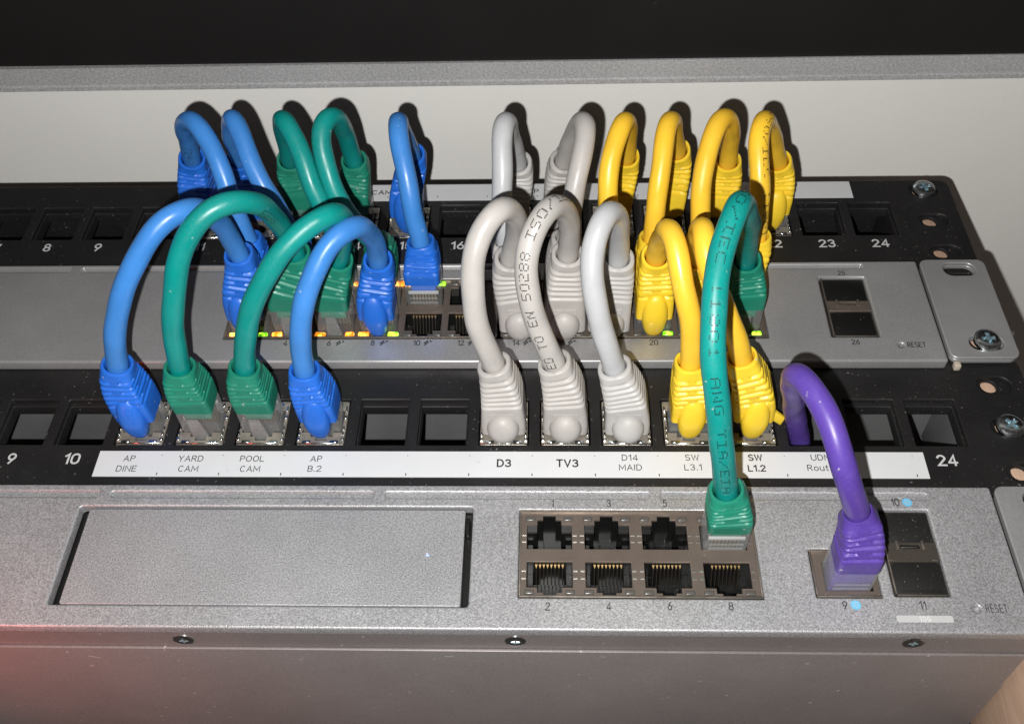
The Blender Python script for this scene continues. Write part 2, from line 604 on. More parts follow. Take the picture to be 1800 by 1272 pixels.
def socket_mesh(latch, w=11.9, h=7.8, depth=13.0, z=0.0, name='socket'):
    """the black inside of a jack: walls that follow the opening, floor, and guide ribs"""
    loop = jack_outline(0, 0, latch, w + 0.02, h + 0.02)
    n = len(loop)
    mb = MB()
    vs = [(x, y, z) for x, y in loop] + [(x, y, z - depth) for x, y in loop]
    fs = [(k, (k + 1) % n, n + (k + 1) % n, n + k) for k in range(n)]
    mb.add(vs, fs)
    a, b = w / 2 + .3, h / 2 + 3.2
    mb.add([(-a, -b, z - depth), (a, -b, z - depth), (a, b, z - depth), (-a, b, z - depth)], [(0, 1, 2, 3)])
    # moulded shoulders each side of the latch channel
    yb = latch * (h / 2)
    for s in (-1, 1):
        x0, x1 = sorted((s * 3.4, s * (w / 2 - 0.05)))
        y0, y1 = sorted((yb - latch * 1.5, yb - latch * 0.02))
        mb.box(x0, x1, y0, y1, z - 5.5, z - 2.0)
        x0, x1 = sorted((s * 4.6, s * (w / 2 - 0.05)))
        mb.box(x0, x1, -h / 2 + 0.05 if latch > 0 else -h / 2 + 2.2, h / 2 - 2.2 if latch > 0 else h / 2 - .05, z - 9.5, z - 7.0)
    return mb.mesh(name, M['socket'])


def contacts_mesh(latch, w=11.9, h=7.8, z=0.0):
    """eight sprung contacts hanging from the wall opposite the latch"""
    mb = MB()
    s = -latch
    for k in range(8):
        x = (k - 3.5) * 1.02
        y0 = s * (h / 2 - 0.25)
        y1 = s * (h / 2 - 3.0)
        t = 0.16
        vs = []
        for (yy, zz) in ((y0, z - 1.3), (y0 - s * 0.55, z - 1.3), (y1 - s * .5, z - 6.5), (y1, z - 6.5)):
            vs += [(x - t, yy, zz), (x + t, yy, zz)]
        mb.add(vs, [(0, 1, 3, 2), (2, 3, 5, 4), (4, 5, 7, 6), (6, 7, 1, 0), (0, 2, 4, 6), (1, 7, 5, 3)])
        # bright tip
        mb.add([(x - .34, y0 + s * .05, z - .9), (x + .34, y0 + s * .05, z - .9), (x, y0 - s * 1.0, z - 1.2), (x, y0 - s * .1, z - 2.4)], [(0, 1, 2), (0, 2, 3), (1, 3, 2), (0, 3, 1)])
    me = mb.mesh('contacts', M['bronze'])
    me.materials.append(M['gold'])
    for p in me.polygons:
        if len(p.vertices) == 3: p.material_index = 1
    return me


# ------------------------------------------------------------------ the setting
YW = 50.0
wall = box('wall', M['wall'], None, -900, 900, YW, YW + 60, -420, 700)
tag(wall, kind='structure')
# pencil-like scuffs on the paint
for pts in ([(179.5, 9.5), (184.0, 14.5), (187.5, 19.0), (189.5, 23.0)], [(236, 45), (238.5, 47.5)], [(46.5, 22), (47.2, 25), (49, 29)], [(110, 30), (112, 30.6), (114, 31)]):
    mb = MB()
    for (x0, z0), (x1, z1) in zip(pts[:-1], pts[1:]):
        for k in range(4):
            t0 = k / 4 + random.uniform(0, .08)
            t1 = t0 + random.uniform(.10, .2)
            w = random.uniform(0.12, 0.4)
            xa, za = x0 + (x1 - x0) * t0, z0 + (z1 - z0) * t0
            xb, zb = x0 + (x1 - x0) * t1, z0 + (z1 - z0) * t1
            mb.add([(xa, YW - .03, za), (xa + w, YW - .03, za), (xb + w, YW - .03, zb), (xb, YW - .03, zb)], [(0, 1, 2, 3)])
    mb.build('scuff_mark', M['smudge'], wall)

rail = MB().box(229.4, 239.5, -140, -1.5, -60, -4.2).box(222.7, 239.5, -330, -140.02, -60, -4.2).build('wooden_rail', M['wood'], None, bevel=0.5)
tag(rail, 'planed wooden rail behind the right ends of the rack panels', 'rail')

# black cabinet with a silver lower edge, fixed to the wall above the rack
bx = thing('wall_cabinet', (80, YW, 30), 'black cabinet with hammered silver lower edge on the white wall', 'cabinet')
box('body', M['blackbox'], bx, -420, 560, 30.6, YW, 31.6, 330, bevel=0.6)
zt = [(30.0, 31.4), (30.0, 24.2), (31.0, 23.6), (31.0, 22.9), (30.2, 22.6), (30.2, 21.4), (31.2, 20.6), (49.9, 20.6), (49.9, 31.5)]
mb = MB()
n = len(zt)
# the trim rises very slightly to the right
vs = [(-420, y, z - 1.3) for y, z in zt] + [(560, y, z + 1.6) for y, z in zt]
mb.add(vs, [(k, n + k, n + (k + 1) % n, (k + 1) % n) for k in range(n)] + [tuple(range(n)), tuple(reversed(range(n, 2 * n)))])
mb.build('trim', M['trim'], bx)

# ------------------------------------------------------------------ patch panels
PITCH = 18.38
PX = lambda i: (i - 12.5) * PITCH


def keystone_mesh():
    return plate('keystone_jack', M['foil'], None, rrect(-7.1, 7.1, -8.1, 8.0, 0.4, 2), [jack_outline(0, 0.6, -1, 12.2, 8.4)], -1.6, -0.5, 0.12, as_mesh=True)


KEY = keystone_mesh()
KEY_SOCKET = socket_mesh(-1, 12.2, 8.4, 10, -1.5)
# keystone jack springs, plus chrome boxes added only to make glints
mb = MB()
for sx in (-1, 1):
    for yy, hh, ww in ((4.9, 2.0, .5), (1.8, 1.2, .8), (-2.4, 1.5, .5), (-6.4, 1.0, 1.0)):
        x0 = sx * 6.62
        mb.box(x0 - ww / 2, x0 + ww / 2, yy - hh / 2, yy + hh / 2, -0.52, 0.15)
    mb.box(sx * 4.2 - 1.3, sx * 4.2 + 1.3, -7.6, -6.7, -0.52, -0.1)
    mb.box(sx * 6.6 - .25, sx * 6.6 + .25, -5.2, -3.8, -0.52, .3)
    mb.box(sx * 5.0 - .3, sx * 5.0 + .3, 5.6, 7.2, -0.52, .1)
mb.box(-7.0, 7.0, -8.05, -7.75, -0.52, .05)
KEY_SPRING_GLINTS = mb.mesh('jack_spring_glints', M['chrome'], None, 0.12, 1)


def hole_collar():
    return plate('port_collar', M['black'], None, rrect(-8.6, 8.6, -9.6, 9.6, 0.5, 2), [rrect(-7.1, 6.9, -8.35, 6.9, 0.3, 2)], -5.6, -1.62, 0.25, as_mesh=True)


COLLAR = hole_collar()


def patch_panel(yedge, ytop, ybot, yc, yn, used, label_box, label_group, label, through=()):
    """ytop: upper edge, yc: port centre line, yn: numeral line"""
    t = thing('patch_bay', (0, ytop - 22, -6), label, 'patch panel', 'keystone patch panels')
    x0, x1, y1, y0 = -242.4, 242.4, yedge, ybot
    holes = [rrect(PX(i) - 7.5, PX(i) + 7.5, yc - 8.5, yc + 8.5, 0.3, 2) for i in range(1, 25)]
    for sx in (-1, 1):
        for k in range(3):
            yy = ytop - 5.6 - 15.875 * k
            holes.append(rrect(sx * 232.6 - 5.2, sx * 232.6 + 5.2, yy - 3.2, yy + 3.2, 3.15, 6))
    plate('face_plate', M['black'], t, rrect(x0, x1, y0, y1, 3.5), holes, -1.6, 0.0, 0.35)
    # folded top edge; on the upper panel an added deep sheet blackens open ports
    box('upper_flange_blind', M['black'], t, x0 + 17, x1 - 17, ytop - 0.3, ytop + 1.2, -48 if ytop > -50 else -6, -0.9, 0.4)
    for sx in (-1, 1):
        box('side_blind', M['black'] if ytop > -50 else M['zinc'], t, min(sx * 221.2, sx * 222.8), max(sx * 221.2, sx * 222.8), ytop - 42, ytop - .4, -48 if ytop > -50 else -34, -1.7, 0.3)  # added sheets behind the end ports: black stands in for shade, zinc hides wood
    # steel backing with the clearance holes of the rack behind each ear
    for sx in (-1, 1):
        hs = [circle(sx * 232.6 - 1.0, ytop - 4.9 - 15.875 * k, 2.5, 16) for k in range(3)]
        plate('ear_backing', M['black'], t, rrect(min(sx * 223.5, sx * 241), max(sx * 223.5, sx * 241), ytop - 43, ytop - .5, 2), hs, -3.0, -1.7, 0.15)
    for i in range(1, 25):
        if i in used:
            inst('keystone_jack', KEY, t, (PX(i), yc, 0))
            inst('socket', KEY_SOCKET, t, (PX(i), yc + .6, 0))
            inst('jack_spring_glints', KEY_SPRING_GLINTS, t, (PX(i), yc, 0))
        else:
            inst('port_collar', COLLAR, t, (PX(i), yc, 0))
        if not (label_box[0] - 6 < PX(i) < label_box[1] + 2) or yn > label_box[3] or yn < label_box[2]:
            text(str(i), PX(i), yn, 0, 3.3, M['numeral'], t, 'numeral', 1.22, 0.035)
    lb = box('label_strip', M['label'], t, *label_box, 0.03, 0.22)
    return t, lb


used1 = {11, 12, 13, 14, 15, 17, 18, 19, 20, 21, 22}
used2 = {11, 12, 13, 14, 17, 18, 19, 20, 21}
pp1, lb1 = patch_panel(-0.4, -0.4, -48.5, -20.9, -33.6, used1, (-0.5, 206.6, -10.0, -1.2), None, 'black patch panel nearest the white wall, its label strip above the ports')
pp2, lb2 = patch_panel(-85.5, -90.6, -135.6, -110.3, -124.0, used2, (-38.1, 205.0, -130.3, -121.3), None, 'black patch panel between switch and router, its label strip below the ports')
for t, ks in ((pp1, (0,)), (pp2, (1,))):
    yt = -0.4 if t is pp1 else -90.6
    for sx in (-1, 1):
        for k in ks:
            inst('screw', SCREW, t, (sx * 232.6, yt - 5.6 - 15.875 * k, 0.15), (0.05, -0.04 * sx, 0.7 if t is pp2 else 0.15), (0.98, 0.98, 1))

Z = 0.22
for bodies, x in (((('AP', -124.0), ('DINE', -127.6)), -28.5), ((('YARD', -124.0), ('CAM', -127.6)), -10.0), ((('POOL', -124.0), ('CAM', -127.6)), 8.4),
                  ((('AP', -124.0), ('B.2', -127.5)), 27.5), ((('D14', -123.4), ('MAID', -126.8)), 119.9), ((('SW', -123.3), ('L3.1', -126.7)), 138.0),
                  ((('UDM', -123.2), ('Router', -126.8)), 175.3)):
    for bd, y in bodies:
        text(bd, x, y, Z, 1.9, M['ink'], lb2, 'lettering', 1.25, 0.005)
for bd, x, y, c in (('D3', 83.1, -125.4, 2.35), ('TV3', 101.6, -125.4, 2.35), ('SW', 156.3, -123.3, 1.95), ('L1.2', 156.3, -127.0, 1.95)):
    text(bd, x, y, Z, c, M['ink'], lb2, 'lettering', 1.2, 0.04)
for bd, x in (('CAM', 34.6), ('AP', 90.6), ('CAM', 16.5), ('SW', 145.5)):
    text(bd, x, -5.4, Z, 2.1, M['ink'], lb1, 'lettering', 1.4, 0.03)
for lb, ys, rng in ((lb2, ((-122.8, 0.25), (-129.4, 0.9)), range(11, 24)), (lb1, ((-2.0, 0.22), (-8.0, 0.8)), range(13, 23))):
    for i in rng:
        x = PX(i) + PITCH / 2 + (-0.6 if lb is lb2 else 0.3)
        mb = MB()
        for y, h in ys:
            mb.add([(x - .14, y - h / 2, Z + .04), (x + .14, y - h / 2, Z + .04), (x + .14, y + h / 2, Z + .04), (x - .14, y + h / 2, Z + .04)], [(0, 1, 2, 3)])
        mb.build('cut_mark', M['ink'], lb)


# ------------------------------------------------------------------ network switch
ZS = 4.0
YT, YB = -61.4, -72.6
SA = [-0.7 + 14.06 * k for k in range(6)]
SB = [87.2 + 14.06 * k for k in range(6)]
SX = lambda n: (SA + SB)[(n - 1) // 2]
sw = thing('network_switch', (0, -68, -60), 'silver network switch between the two patch panels, most ports filled', 'network switch')
sy0, sy1 = -89.9, -46.3
blkA, blkB = (-8.4, 79.6), (80.9, 165.6)
holes = [rrect(blkA[0] - .2, blkB[1] + .2, -80.2, -54.0, .3, 2), rrect(185.6, 200.6, -79.9, -53.8, .3, 2), circle(206.4, -83.4, 0.9, 14)]
gx = [(-215, -150), (-146, -68), (-64, 10), (14, 92), (96, 128), (131, 201)]
holes += [rrect(a, b, -49.6, -47.9, .5, 3) for a, b in gx]
plate('face_plate', M['silver_smooth'], sw, rrect(-219.4, 219.4, sy0, sy1, 0.8, 3), holes, 0.0, ZS, 0.75, res=4)
box('groove_floor', M['silver_smooth'], sw, -217, 203, -50.4, -47.2, 1.4, 2.9)
box('reset_well', M['socket'], sw, 205, 208, -84.6, -82.2, 0.5, 2.2)
mb = MB().box(-219, 219, -89.3, -47.0, -5, 0.4, skip=('+z', '-z')).box(-229.0, 229.0, -89.25, -47.05, -250, -3.3, skip=('+z',))
mb.build('chassis', M['zinc'], sw)


def jack_block(parent, cols, x0, x1, y0, y1, ytr, ybr, zf, full, holesize=(11.9, 7.8)):
    loops = []
    for c in cols:
        loops.append(jack_outline(c, ytr, 1, *holesize))
        loops.append(jack_outline(c, ybr, -1, *holesize))
    jb = plate('jack_shield', M['shield'], parent, rrect(x0, x1, y0, y1, .2, 2), loops, zf - 1.4, zf - 0.5, 0.1)
    # raised lip of the shield around the block
    mb = MB()
    mb.box(x0 - .05, x1 + .05, y0 - .1, y0 + .45, zf - 1.2, zf + .25)
    mb.box(x0 - .05, x1 + .05, y1 - .45, y1 + .1, zf - 1.2, zf + .25)
    mb.box(x0 - .1, x0 + .4, y0 + .46, y1 - .46, zf - 1.2, zf + .15)
    mb.box(x1 - .4, x1 + .1, y0 + .46, y1 - .46, zf - 1.2, zf + .15)
    mb.build('shield_lip', M['nickel'], parent, bevel=0.1)
    return jb


SOCK_T, SOCK_B = socket_mesh(1), socket_mesh(-1)
CON_T, CON_B = contacts_mesh(1), contacts_mesh(-1)
for cols, (x0, x1) in ((SA, blkA), (SB, blkB)):
    jack_block(sw, cols, x0, x1, -79.9, -54.3, YT, YB, ZS, None)
    for c in cols:
        inst('socket', SOCK_T, sw, (c, YT, ZS - .9))
        inst('socket', SOCK_B, sw, (c, YB, ZS - .9))
for n in (10, 12):
    inst('contacts', CON_B, sw, (SX(n), YB, ZS - .9))
inst('contacts', CON_T, sw, (SX(11), YT, ZS - .9))
# link lights: light pipes at the outer corners of each jack
led = MB().box(-1.7, 1.7, -.95, .95, -.6, .6).mesh('link_light', M['led_off'], None, 0.5, 3)
leds = {}
for k in ('led_orange', 'led_green'):
    d = led.copy()
    d.materials.clear()
    d.materials.append(M[k])
    leds[k] = d
lit = {(2, -1): 'led_orange', (2, 1): 'led_green', (4, -1): 'led_orange', (4, 1): 'led_orange', (6, -1): 'led_orange', (6, 1): 'led_orange', (8, -1): 'led_orange',
       (8, 1): 'led_green', (20, 1): 'led_green', (24, 1): 'led_green', (14, 1): None, (7, -1): 'led_orange', (7, 1): 'led_orange', (9, -1): 'led_orange', (9, 1): 'led_green',
       (5, 1): 'led_orange', (3, 1): 'led_orange'}
for n in range(1, 25):
    for s in (-1, 1):
        k = lit.get((n, s))
        inst('link_light', leds[k] if k else led, sw, (SX(n) + s * 4.75, (YT + 5.65) if n % 2 else (YB - 5.75), ZS - .4), (random.uniform(-.25, .1), random.uniform(-.1, .1), random.uniform(-.12, .12)) if k else None, (random.uniform(.8, 1.05), random.uniform(.85, 1.1), random.uniform(.9, 1.3)) if k else (0.8, .8, .7))
# transceiver cages with black dust plugs
def cage(parent, x0, x1, y0, y1, ym0, ym1, zf, mat):
    c = box('transceiver_cage', M['nickel'], parent, x0, x1, y0, y1, zf - 6, zf - .9, 0.0, skip=('+z',))
    box('dust_plug', mat, c, x0 + .5, x1 - .4, ym1 + .1, y1 - .5, zf - 5, zf - .55, .3)
    box('dust_plug', mat, c, x0 + .5, x1 - .4, y0 + .5, ym0 - .1, zf - 5, zf - .55, .3)
    xm = (x0 + x1) / 2
    plate('cage_bridge', M['shield'] if mat is not M['fluff'] else M['bridge'], c, rrect(x0 + .1, x1 - .1, ym0, ym1, .2, 2),
          [rrect(xm - 2.6, xm + 2.6, ym1 - 1.9, ym1 - .6, .3, 2)], zf - 1.3, zf - .2, .12)
    box('latch_tab', M['chrome'], c, xm - 2.3, xm + 2.3, ym1 - 1.5, ym1 - 1.0, zf - 1.6, zf - .7, .1)
    mb = MB()
    mb.box(x0 - .05, x0 + .35, y0 + .3, y1 - .3, zf - 1.5, zf + .1)
    mb.box(x0 + .4, x1 - .4, y0 - .05, y0 + .3, zf - 1.5, zf - .15)
    for sx in (-1, 1):
        mb.box(xm + sx * 3.4 - .35, xm + sx * 3.4 + .35, ym1 - 2.2, ym1 + .5, zf - .4, zf + .05)
        mb.box(xm + sx * 5.6 - .8, xm + sx * 5.6 + .8, ym0 + .2, ym0 + .6, zf - .4, zf - .05)
    mb.build('cage_lip', M['nickel'], c, bevel=.08)
    box('plug_ridge', mat, c, x0 + 1.6, x1 - 1.6, y0 + 1.0, y0 + 1.5, zf - .6, zf - .3, .1)
    return c


M['bridge'] = make('dusty_cage_bridge', (0.055, 0.046, 0.038), 0.6, 0.3, 0.4, dust=(900, .6, (.26, .22, .18)), bump=(1500, .5, .2))
cage(sw, 186.2, 200.2, -79.6, -54.1, -68.8, -64.4, ZS, M['socket'])
for n in range(2, 25, 2):
    t = text(str(n), SX(n) - (1.3 if n <= 16 else 0), -82.2, ZS, 2.0, M['print'], sw, 'port_number', 0.95, .02)
    if n <= 16:
        # power bolt and plus sign
        mb = MB()
        x, y, z = SX(n) + 1.7, -82.2, ZS + .05
        def stroke(a, b, w=.13):
            ax, ay = a; bx_, by = b
            dx, dy = bx_ - ax, by - ay
            l = math.hypot(dx, dy)
            nx, ny = -dy / l * w, dx / l * w
            mb.add([(x + ax + nx, y + ay + ny, z), (x + ax - nx, y + ay - ny, z), (x + bx_ - nx, y + by - ny, z), (x + bx_ + nx, y + by + ny, z)], [(0, 1, 2, 3)])
        bolt = [(.55, 1.1), (-.75, -.1), (0.0, .0), (-.5, -1.1), (.85, .25), (.1, .15)]
        for a, b in zip(bolt, bolt[1:] + bolt[:1]): stroke(a, b)
        stroke((1.0, .65), (1.9, .65)); stroke((1.45, .2), (1.45, 1.1))
        mb.build('power_symbol', M['print'], sw)
text('25', 193.6, -52.0, ZS, 1.8, M['print'], sw, 'port_number', .95, .02)
text('26', 192.4, -82.2, ZS, 1.9, M['print'], sw, 'port_number', .95, .02)
text('RESET', 211.0, -83.4, ZS, 1.9, M['print'], sw, 'reset_lettering', .82, .015)


def ear(parent, sx, y0, y1, zt, slots, th=2.6):
    a, b = sorted((sx * 220.4, sx * 241.8))
    hs = [rrect(sx * 232.8 - 5.2, sx * 232.8 + 5.2, yy - 2.9, yy + 2.9, 2.85, 6) for yy in slots]
    plate('rack_ear', M['silver_smooth'], parent, rrect(a, b, y0, y1, 2.6, 6), hs, zt - th / 2 + .1, zt, 0.4, res=2)
    plate('rack_ear', M['silver_smooth'], parent, rrect(a + .4, b - .5, y0 + .2, y1 - .5, 2.4, 6), hs, zt - th - .3, zt - th / 2 - .05, 0.3)


for sx in (-1, 1):
    ear(sw, sx, -88.6, -45.6, 3.9, (-50.2, -82.4))
    inst('screw', SCREW, sw, (sx * 232.9, -82.0, 4.05), (0.10, 0.03, 0.08), None)
MB().box(221.3, 223.3, -91.2, -89.0, 0.6, 3.0).build('bracket_clip', M['beige'], sw, bevel=.4)

# ------------------------------------------------------------------ router
ZU = 3.0
ud = thing('network_router', (80, -157, -60), 'silver network router nearest the camera with eight numbered ports and drive bay', 'router')
uy0, uy1 = -178.5, -134.8
UX = [96.3 + 15.75 * k for k in range(4)]
UT, UB = -151.0, -162.4
holes = [rrect(88.0, 152.2, -169.4, -142.9, .3, 2), rrect(165.8, 182.9, -168.8, -154.8, .3, 2), rrect(186.0, 200.5, -168.3, -142.4, .3, 2),
         rrect(-37.0, 75.0, -172.2, -142.0, .9, 3), circle(206.1, -171.7, 1.0, 16)]
gx = [(-215, -137), (-133.5, -112), (-108.5, -32.6), (-29.2, 46.3), (49.8, 124.3), (127.6, 201.3)]
holes += [rrect(a, b, -139.0, -137.1, .6, 3) for a, b in gx]
plate('face_plate', M['silver'], ud, rrect(-219.4, 219.4, uy0, uy1, .8, 3), holes, -0.6, ZU, 0.6, res=4)
box('groove_floor', M['silver'], ud, -217, 203, -139.6, -136.5, 1.2, 2.3)
box('reset_well', M['silver_smooth'], ud, 204.8, 207.6, -173, -170.4, 0.2, 1.6)
MB().box(-220.2, 220.2, uy0 + .35, uy1 - .3, -280, -.4, skip=('+z',)).build('chassis', M['cover'], ud)
# cover sheet wraps the chassis behind the front strip
MB().box(-219.6, 220.9, uy0 - .55, uy0 + .3, -280, -9.2).build('cover_sheet', M['cover'], ud, bevel=.25)
MB().box(220.25, 222.0, uy0 - .2, uy1 - 3, -280, -30).build('cover_side', M['cover'], ud, bevel=.25)
for x, z, l, a in ((-30, -14.5, 3.4, -.35), (68, -12.8, 2.6, .02), (-6, -17, .8, .4), (130, -40, 1.0, .5), (104, -24, .9, -.2), (200, -30, 1.2, .3), (20, -45, .8, 1.0), (-20, -52, 1.1, .1)):
    MB().add([(x, uy0 - .57, z), (x + l * math.cos(a), uy0 - .57, z + l * math.sin(a)), (x + l * math.cos(a), uy0 - .57, z + .25 + l * math.sin(a)), (x + .2, uy0 - .57, z + .3)], [(0, 1, 2, 3)]).build('scratch', M['palegrey'], ud)
for x, z in ((-1.2, -5.4), (87.3, -4.4), (190.2, -3.4)):
    inst('chassis_screw', SMALL_SCREW, ud, (x, uy0 + .28, z), (PI / 2, 0, 0), (0.95, 0.95, .4))
# drive tray in its bay
box('bay_well', M['socket'], ud, -38, 76, -172.8, -141.4, -4.5, -0.9)
tr = plate('drive_tray', M['silver'], ud, rrect(-33.9, 72.9, -172.0, -142.9, .5, 3), [circle(63.2, -157.0, .5, 14)], -.6, 2.85, 0.2)
MB().box(62.4, 64.0, -157.8, -156.2, -.5, 2.45).build('status_light', M['led_blue'], tr)
box('tray_latch', M['socket'], tr, 73.0, 74.2, -150, -145, -.5, 2.2, .3)
# eight-port block
jack_block(ud, UX, 88.2, 152.0, -169.2, -143.1, UT, UB, ZU, None, (12.3, 7.6))
SOCK_UT, SOCK_UB = socket_mesh(1, 12.3, 7.6), socket_mesh(-1, 12.3, 7.6)
CON_UB = contacts_mesh(-1, 12.3, 7.6)
for k, c in enumerate(UX):
    inst('socket', SOCK_UT, ud, (c, UT, ZU - .9))
    inst('socket', SOCK_UB, ud, (c, UB, ZU - .9))
    inst('contacts', CON_UB, ud, (c, UB, ZU - .9))
mb = MB()
for c in UX:
    for yy in (UT - 1.6, UT + .4, UB - 1.2, UB + 1.0):
        for s in (-1, 1):
            mb.box(c + s * 6.9 - .55, c + s * 6.9 + .55, yy - .14, yy + .14, ZU - .6, ZU - .25)
mb.build('shield_springs', M['chrome'], ud)
for c in UX:
    for s in (-1, 1):
        inst('link_light', led, ud, (c + s * 5.2, UT + 5.4, ZU - .35), None, (.75, .7, .7))
        inst('link_light', led, ud, (c + s * 5.4, UB - 5.3, ZU - .35), None, (.75, .7, .7))
inst('link_light', leds['led_green'], ud, (UX[3] + 6.6, UT + 4.6, ZU + .1), None, (.35, 1.3, 1))
# port 9
plate('jack_shield', M['shield'], ud, rrect(166.0, 182.7, -168.6, -155.0, .2, 2), [jack_outline(174.9, -162.6, 1, 12.3, 8.2)], ZU - 1.4, ZU - .5, .1)
S9 = socket_mesh(1, 12.3, 8.2)
inst('socket', S9, ud, (174.9, -162.6, ZU - .9))
mb = MB()
mb.box(165.95, 182.75, -168.75, -168.2, ZU - 1.2, ZU + .2)
mb.box(165.95, 182.75, -155.5, -154.9, ZU - 1.2, ZU + .2)
mb.box(165.9, 166.4, -168.1, -155.6, ZU - 1.2, ZU + .1)
mb.build('shield_lip', M['nickel'], ud, bevel=.1)
inst('link_light', leds['led_green'], ud, (181.4, -160.5, ZU + .2), None, (.35, 1.2, 1.5))
cage(ud, 186.4, 200.2, -168.0, -142.7, -158.2, -152.4, ZU, M['fluff'])
for s_, x, y in (('1', 97.2, -140.8), ('3', 112.9, -140.7), ('5', 128.6, -140.6), ('7', 144.2, -140.6), ('2', 95.8, -171.9), ('4', 111.7, -171.8), ('6', 127.5, -171.6), ('8', 143.3, -171.5),
                 ('9', 172.6, -171.0), ('10', 192.2, -140.0), ('11', 192.5, -170.9)):
    text(s_, x, y, ZU, 2.1, M['print'], ud, 'port_number', .92, .005)
text('RESET', 211.0, -171.6, ZU, 2.1, M['print'], ud, 'reset_lettering', .64, -.012, gap=.34)
pl = plate('speed_badge', M['palegrey'], ud, rrect(185.0, 199.3, -175.6, -173.7, .5, 3), [], ZU + .02, ZU + .06)
text('10G', 192.2, -174.65, ZU + .06, 1.25, M['white'], pl, 'badge_lettering', 1.0, -.01, thick=.03, gap=.4)
for gx_, gy in ((175.4, -170.9), (195.5, -140.0)):
    g = plate('globe_symbol', M['cyan'], ud, circle(gx_, gy, 1.32, 24), [], ZU + .02, ZU + .06)
    mb = MB()
    for k in (-1, 0, 1):
        w = math.sqrt(1.0 - (k * .62) ** 2) * 1.05
        mb.add([(gx_ - w, gy + k * .62 - .05, ZU + .09), (gx_ + w, gy + k * .62 - .05, ZU + .09), (gx_ + w, gy + k * .62 + .05, ZU + .09), (gx_ - w, gy + k * .62 + .05, ZU + .09)], [(0, 1, 2, 3)])
        mb.add([(gx_ + k * .62 - .05, gy - w, ZU + .1), (gx_ + k * .62 + .05, gy - w, ZU + .1), (gx_ + k * .62 + .05, gy + w, ZU + .1), (gx_ + k * .62 - .05, gy + w, ZU + .1)], [(0, 1, 2, 3)])
    mb.build('globe_lines', M['palegrey'], g)
for sx in (-1, 1):
    ear(ud, sx, -178.0, -134.4, 2.9, (-139.0, -171.4))
    inst('screw', SCREW, ud, (sx * 232.8, -139.2, 3.0), (0.05, 0.0, 0.4), None)


# ------------------------------------------------------------------ patch cables
def catmull(P, per=10):
    P = [Vector(p) for p in P]
    pts = [P[0] * 2 - P[1]] + P + [P[-1] * 2 - P[-2]]
    out = []
    for i in range(1, len(pts) - 2):
        p0, p1, p2, p3 = pts[i - 1:i + 3]
        t0 = 0
        t1 = t0 + max(1e-6, (p1 - p0).length) ** .5
        t2 = t1 + max(1e-6, (p2 - p1).length) ** .5
        t3 = t2 + max(1e-6, (p3 - p2).length) ** .5
        for k in range(per):
            t = t1 + (t2 - t1) * k / per
            a1 = p0 * ((t1 - t) / (t1 - t0)) + p1 * ((t - t0) / (t1 - t0))
            a2 = p1 * ((t2 - t) / (t2 - t1)) + p2 * ((t - t1) / (t2 - t1))
            a3 = p2 * ((t3 - t) / (t3 - t2)) + p3 * ((t - t2) / (t3 - t2))
            b1 = a1 * ((t2 - t) / (t2 - t0)) + a2 * ((t - t0) / (t2 - t0))
            b2 = a2 * ((t3 - t) / (t3 - t1)) + a3 * ((t - t1) / (t3 - t1))
            out.append(b1 * ((t2 - t) / (t2 - t1)) + b2 * ((t - t1) / (t2 - t1)))
    out.append(P[-1])
    return out


def resample(P, step):
    d = [0]
    for a, b in zip(P[:-1], P[1:]): d.append(d[-1] + (b - a).length)
    n = max(8, int(d[-1] / step))
    out, j = [], 0
    for k in range(n + 1):
        s = d[-1] * k / n
        while j < len(d) - 2 and d[j + 1] < s: j += 1
        t = (s - d[j]) / max(1e-9, d[j + 1] - d[j])
        out.append(P[j].lerp(P[j + 1], min(1, max(0, t))))
    return out


def smooth(P, it):
    for _ in range(it):
        P = [P[0], P[1]] + [(P[i - 1] + P[i] * 2 + P[i + 1]) / 4 for i in range(2, len(P) - 2)] + [P[-2], P[-1]]
    return P


def frames(P):
    T = []
    for i in range(len(P)):
        T.append((P[min(i + 1, len(P) - 1)] - P[max(i - 1, 0)]).normalized())
    n = Vector((0, -1, 0))
    n = (n - T[0] * n.dot(T[0])).normalized()
    out = []
    for t in T:
        n = (n - t * n.dot(t)).normalized()
        out.append((t, n.copy(), t.cross(n)))
    return out


def tube(P, F, r, seg=20, wr=None):
    mb = MB()
    vs = []
    for i, (p, (t, n, b)) in enumerate(zip(P, F)):
        for k in range(seg):
            a = 2 * PI * k / seg
            rr = r * (1 + (wr(i, a) if wr else 0))
            vs.append(p + (n * math.cos(a) + b * math.sin(a)) * rr)
    fs = []
    for i in range(len(P) - 1):
        for k in range(seg):
            k2 = (k + 1) % seg
            fs.append((i * seg + k, i * seg + k2, (i + 1) * seg + k2, (i + 1) * seg + k))
    fs.append(tuple(reversed(range(seg))))
    fs.append(tuple(range((len(P) - 1) * seg, len(P) * seg)))
    mb.add(vs, fs)
    return mb


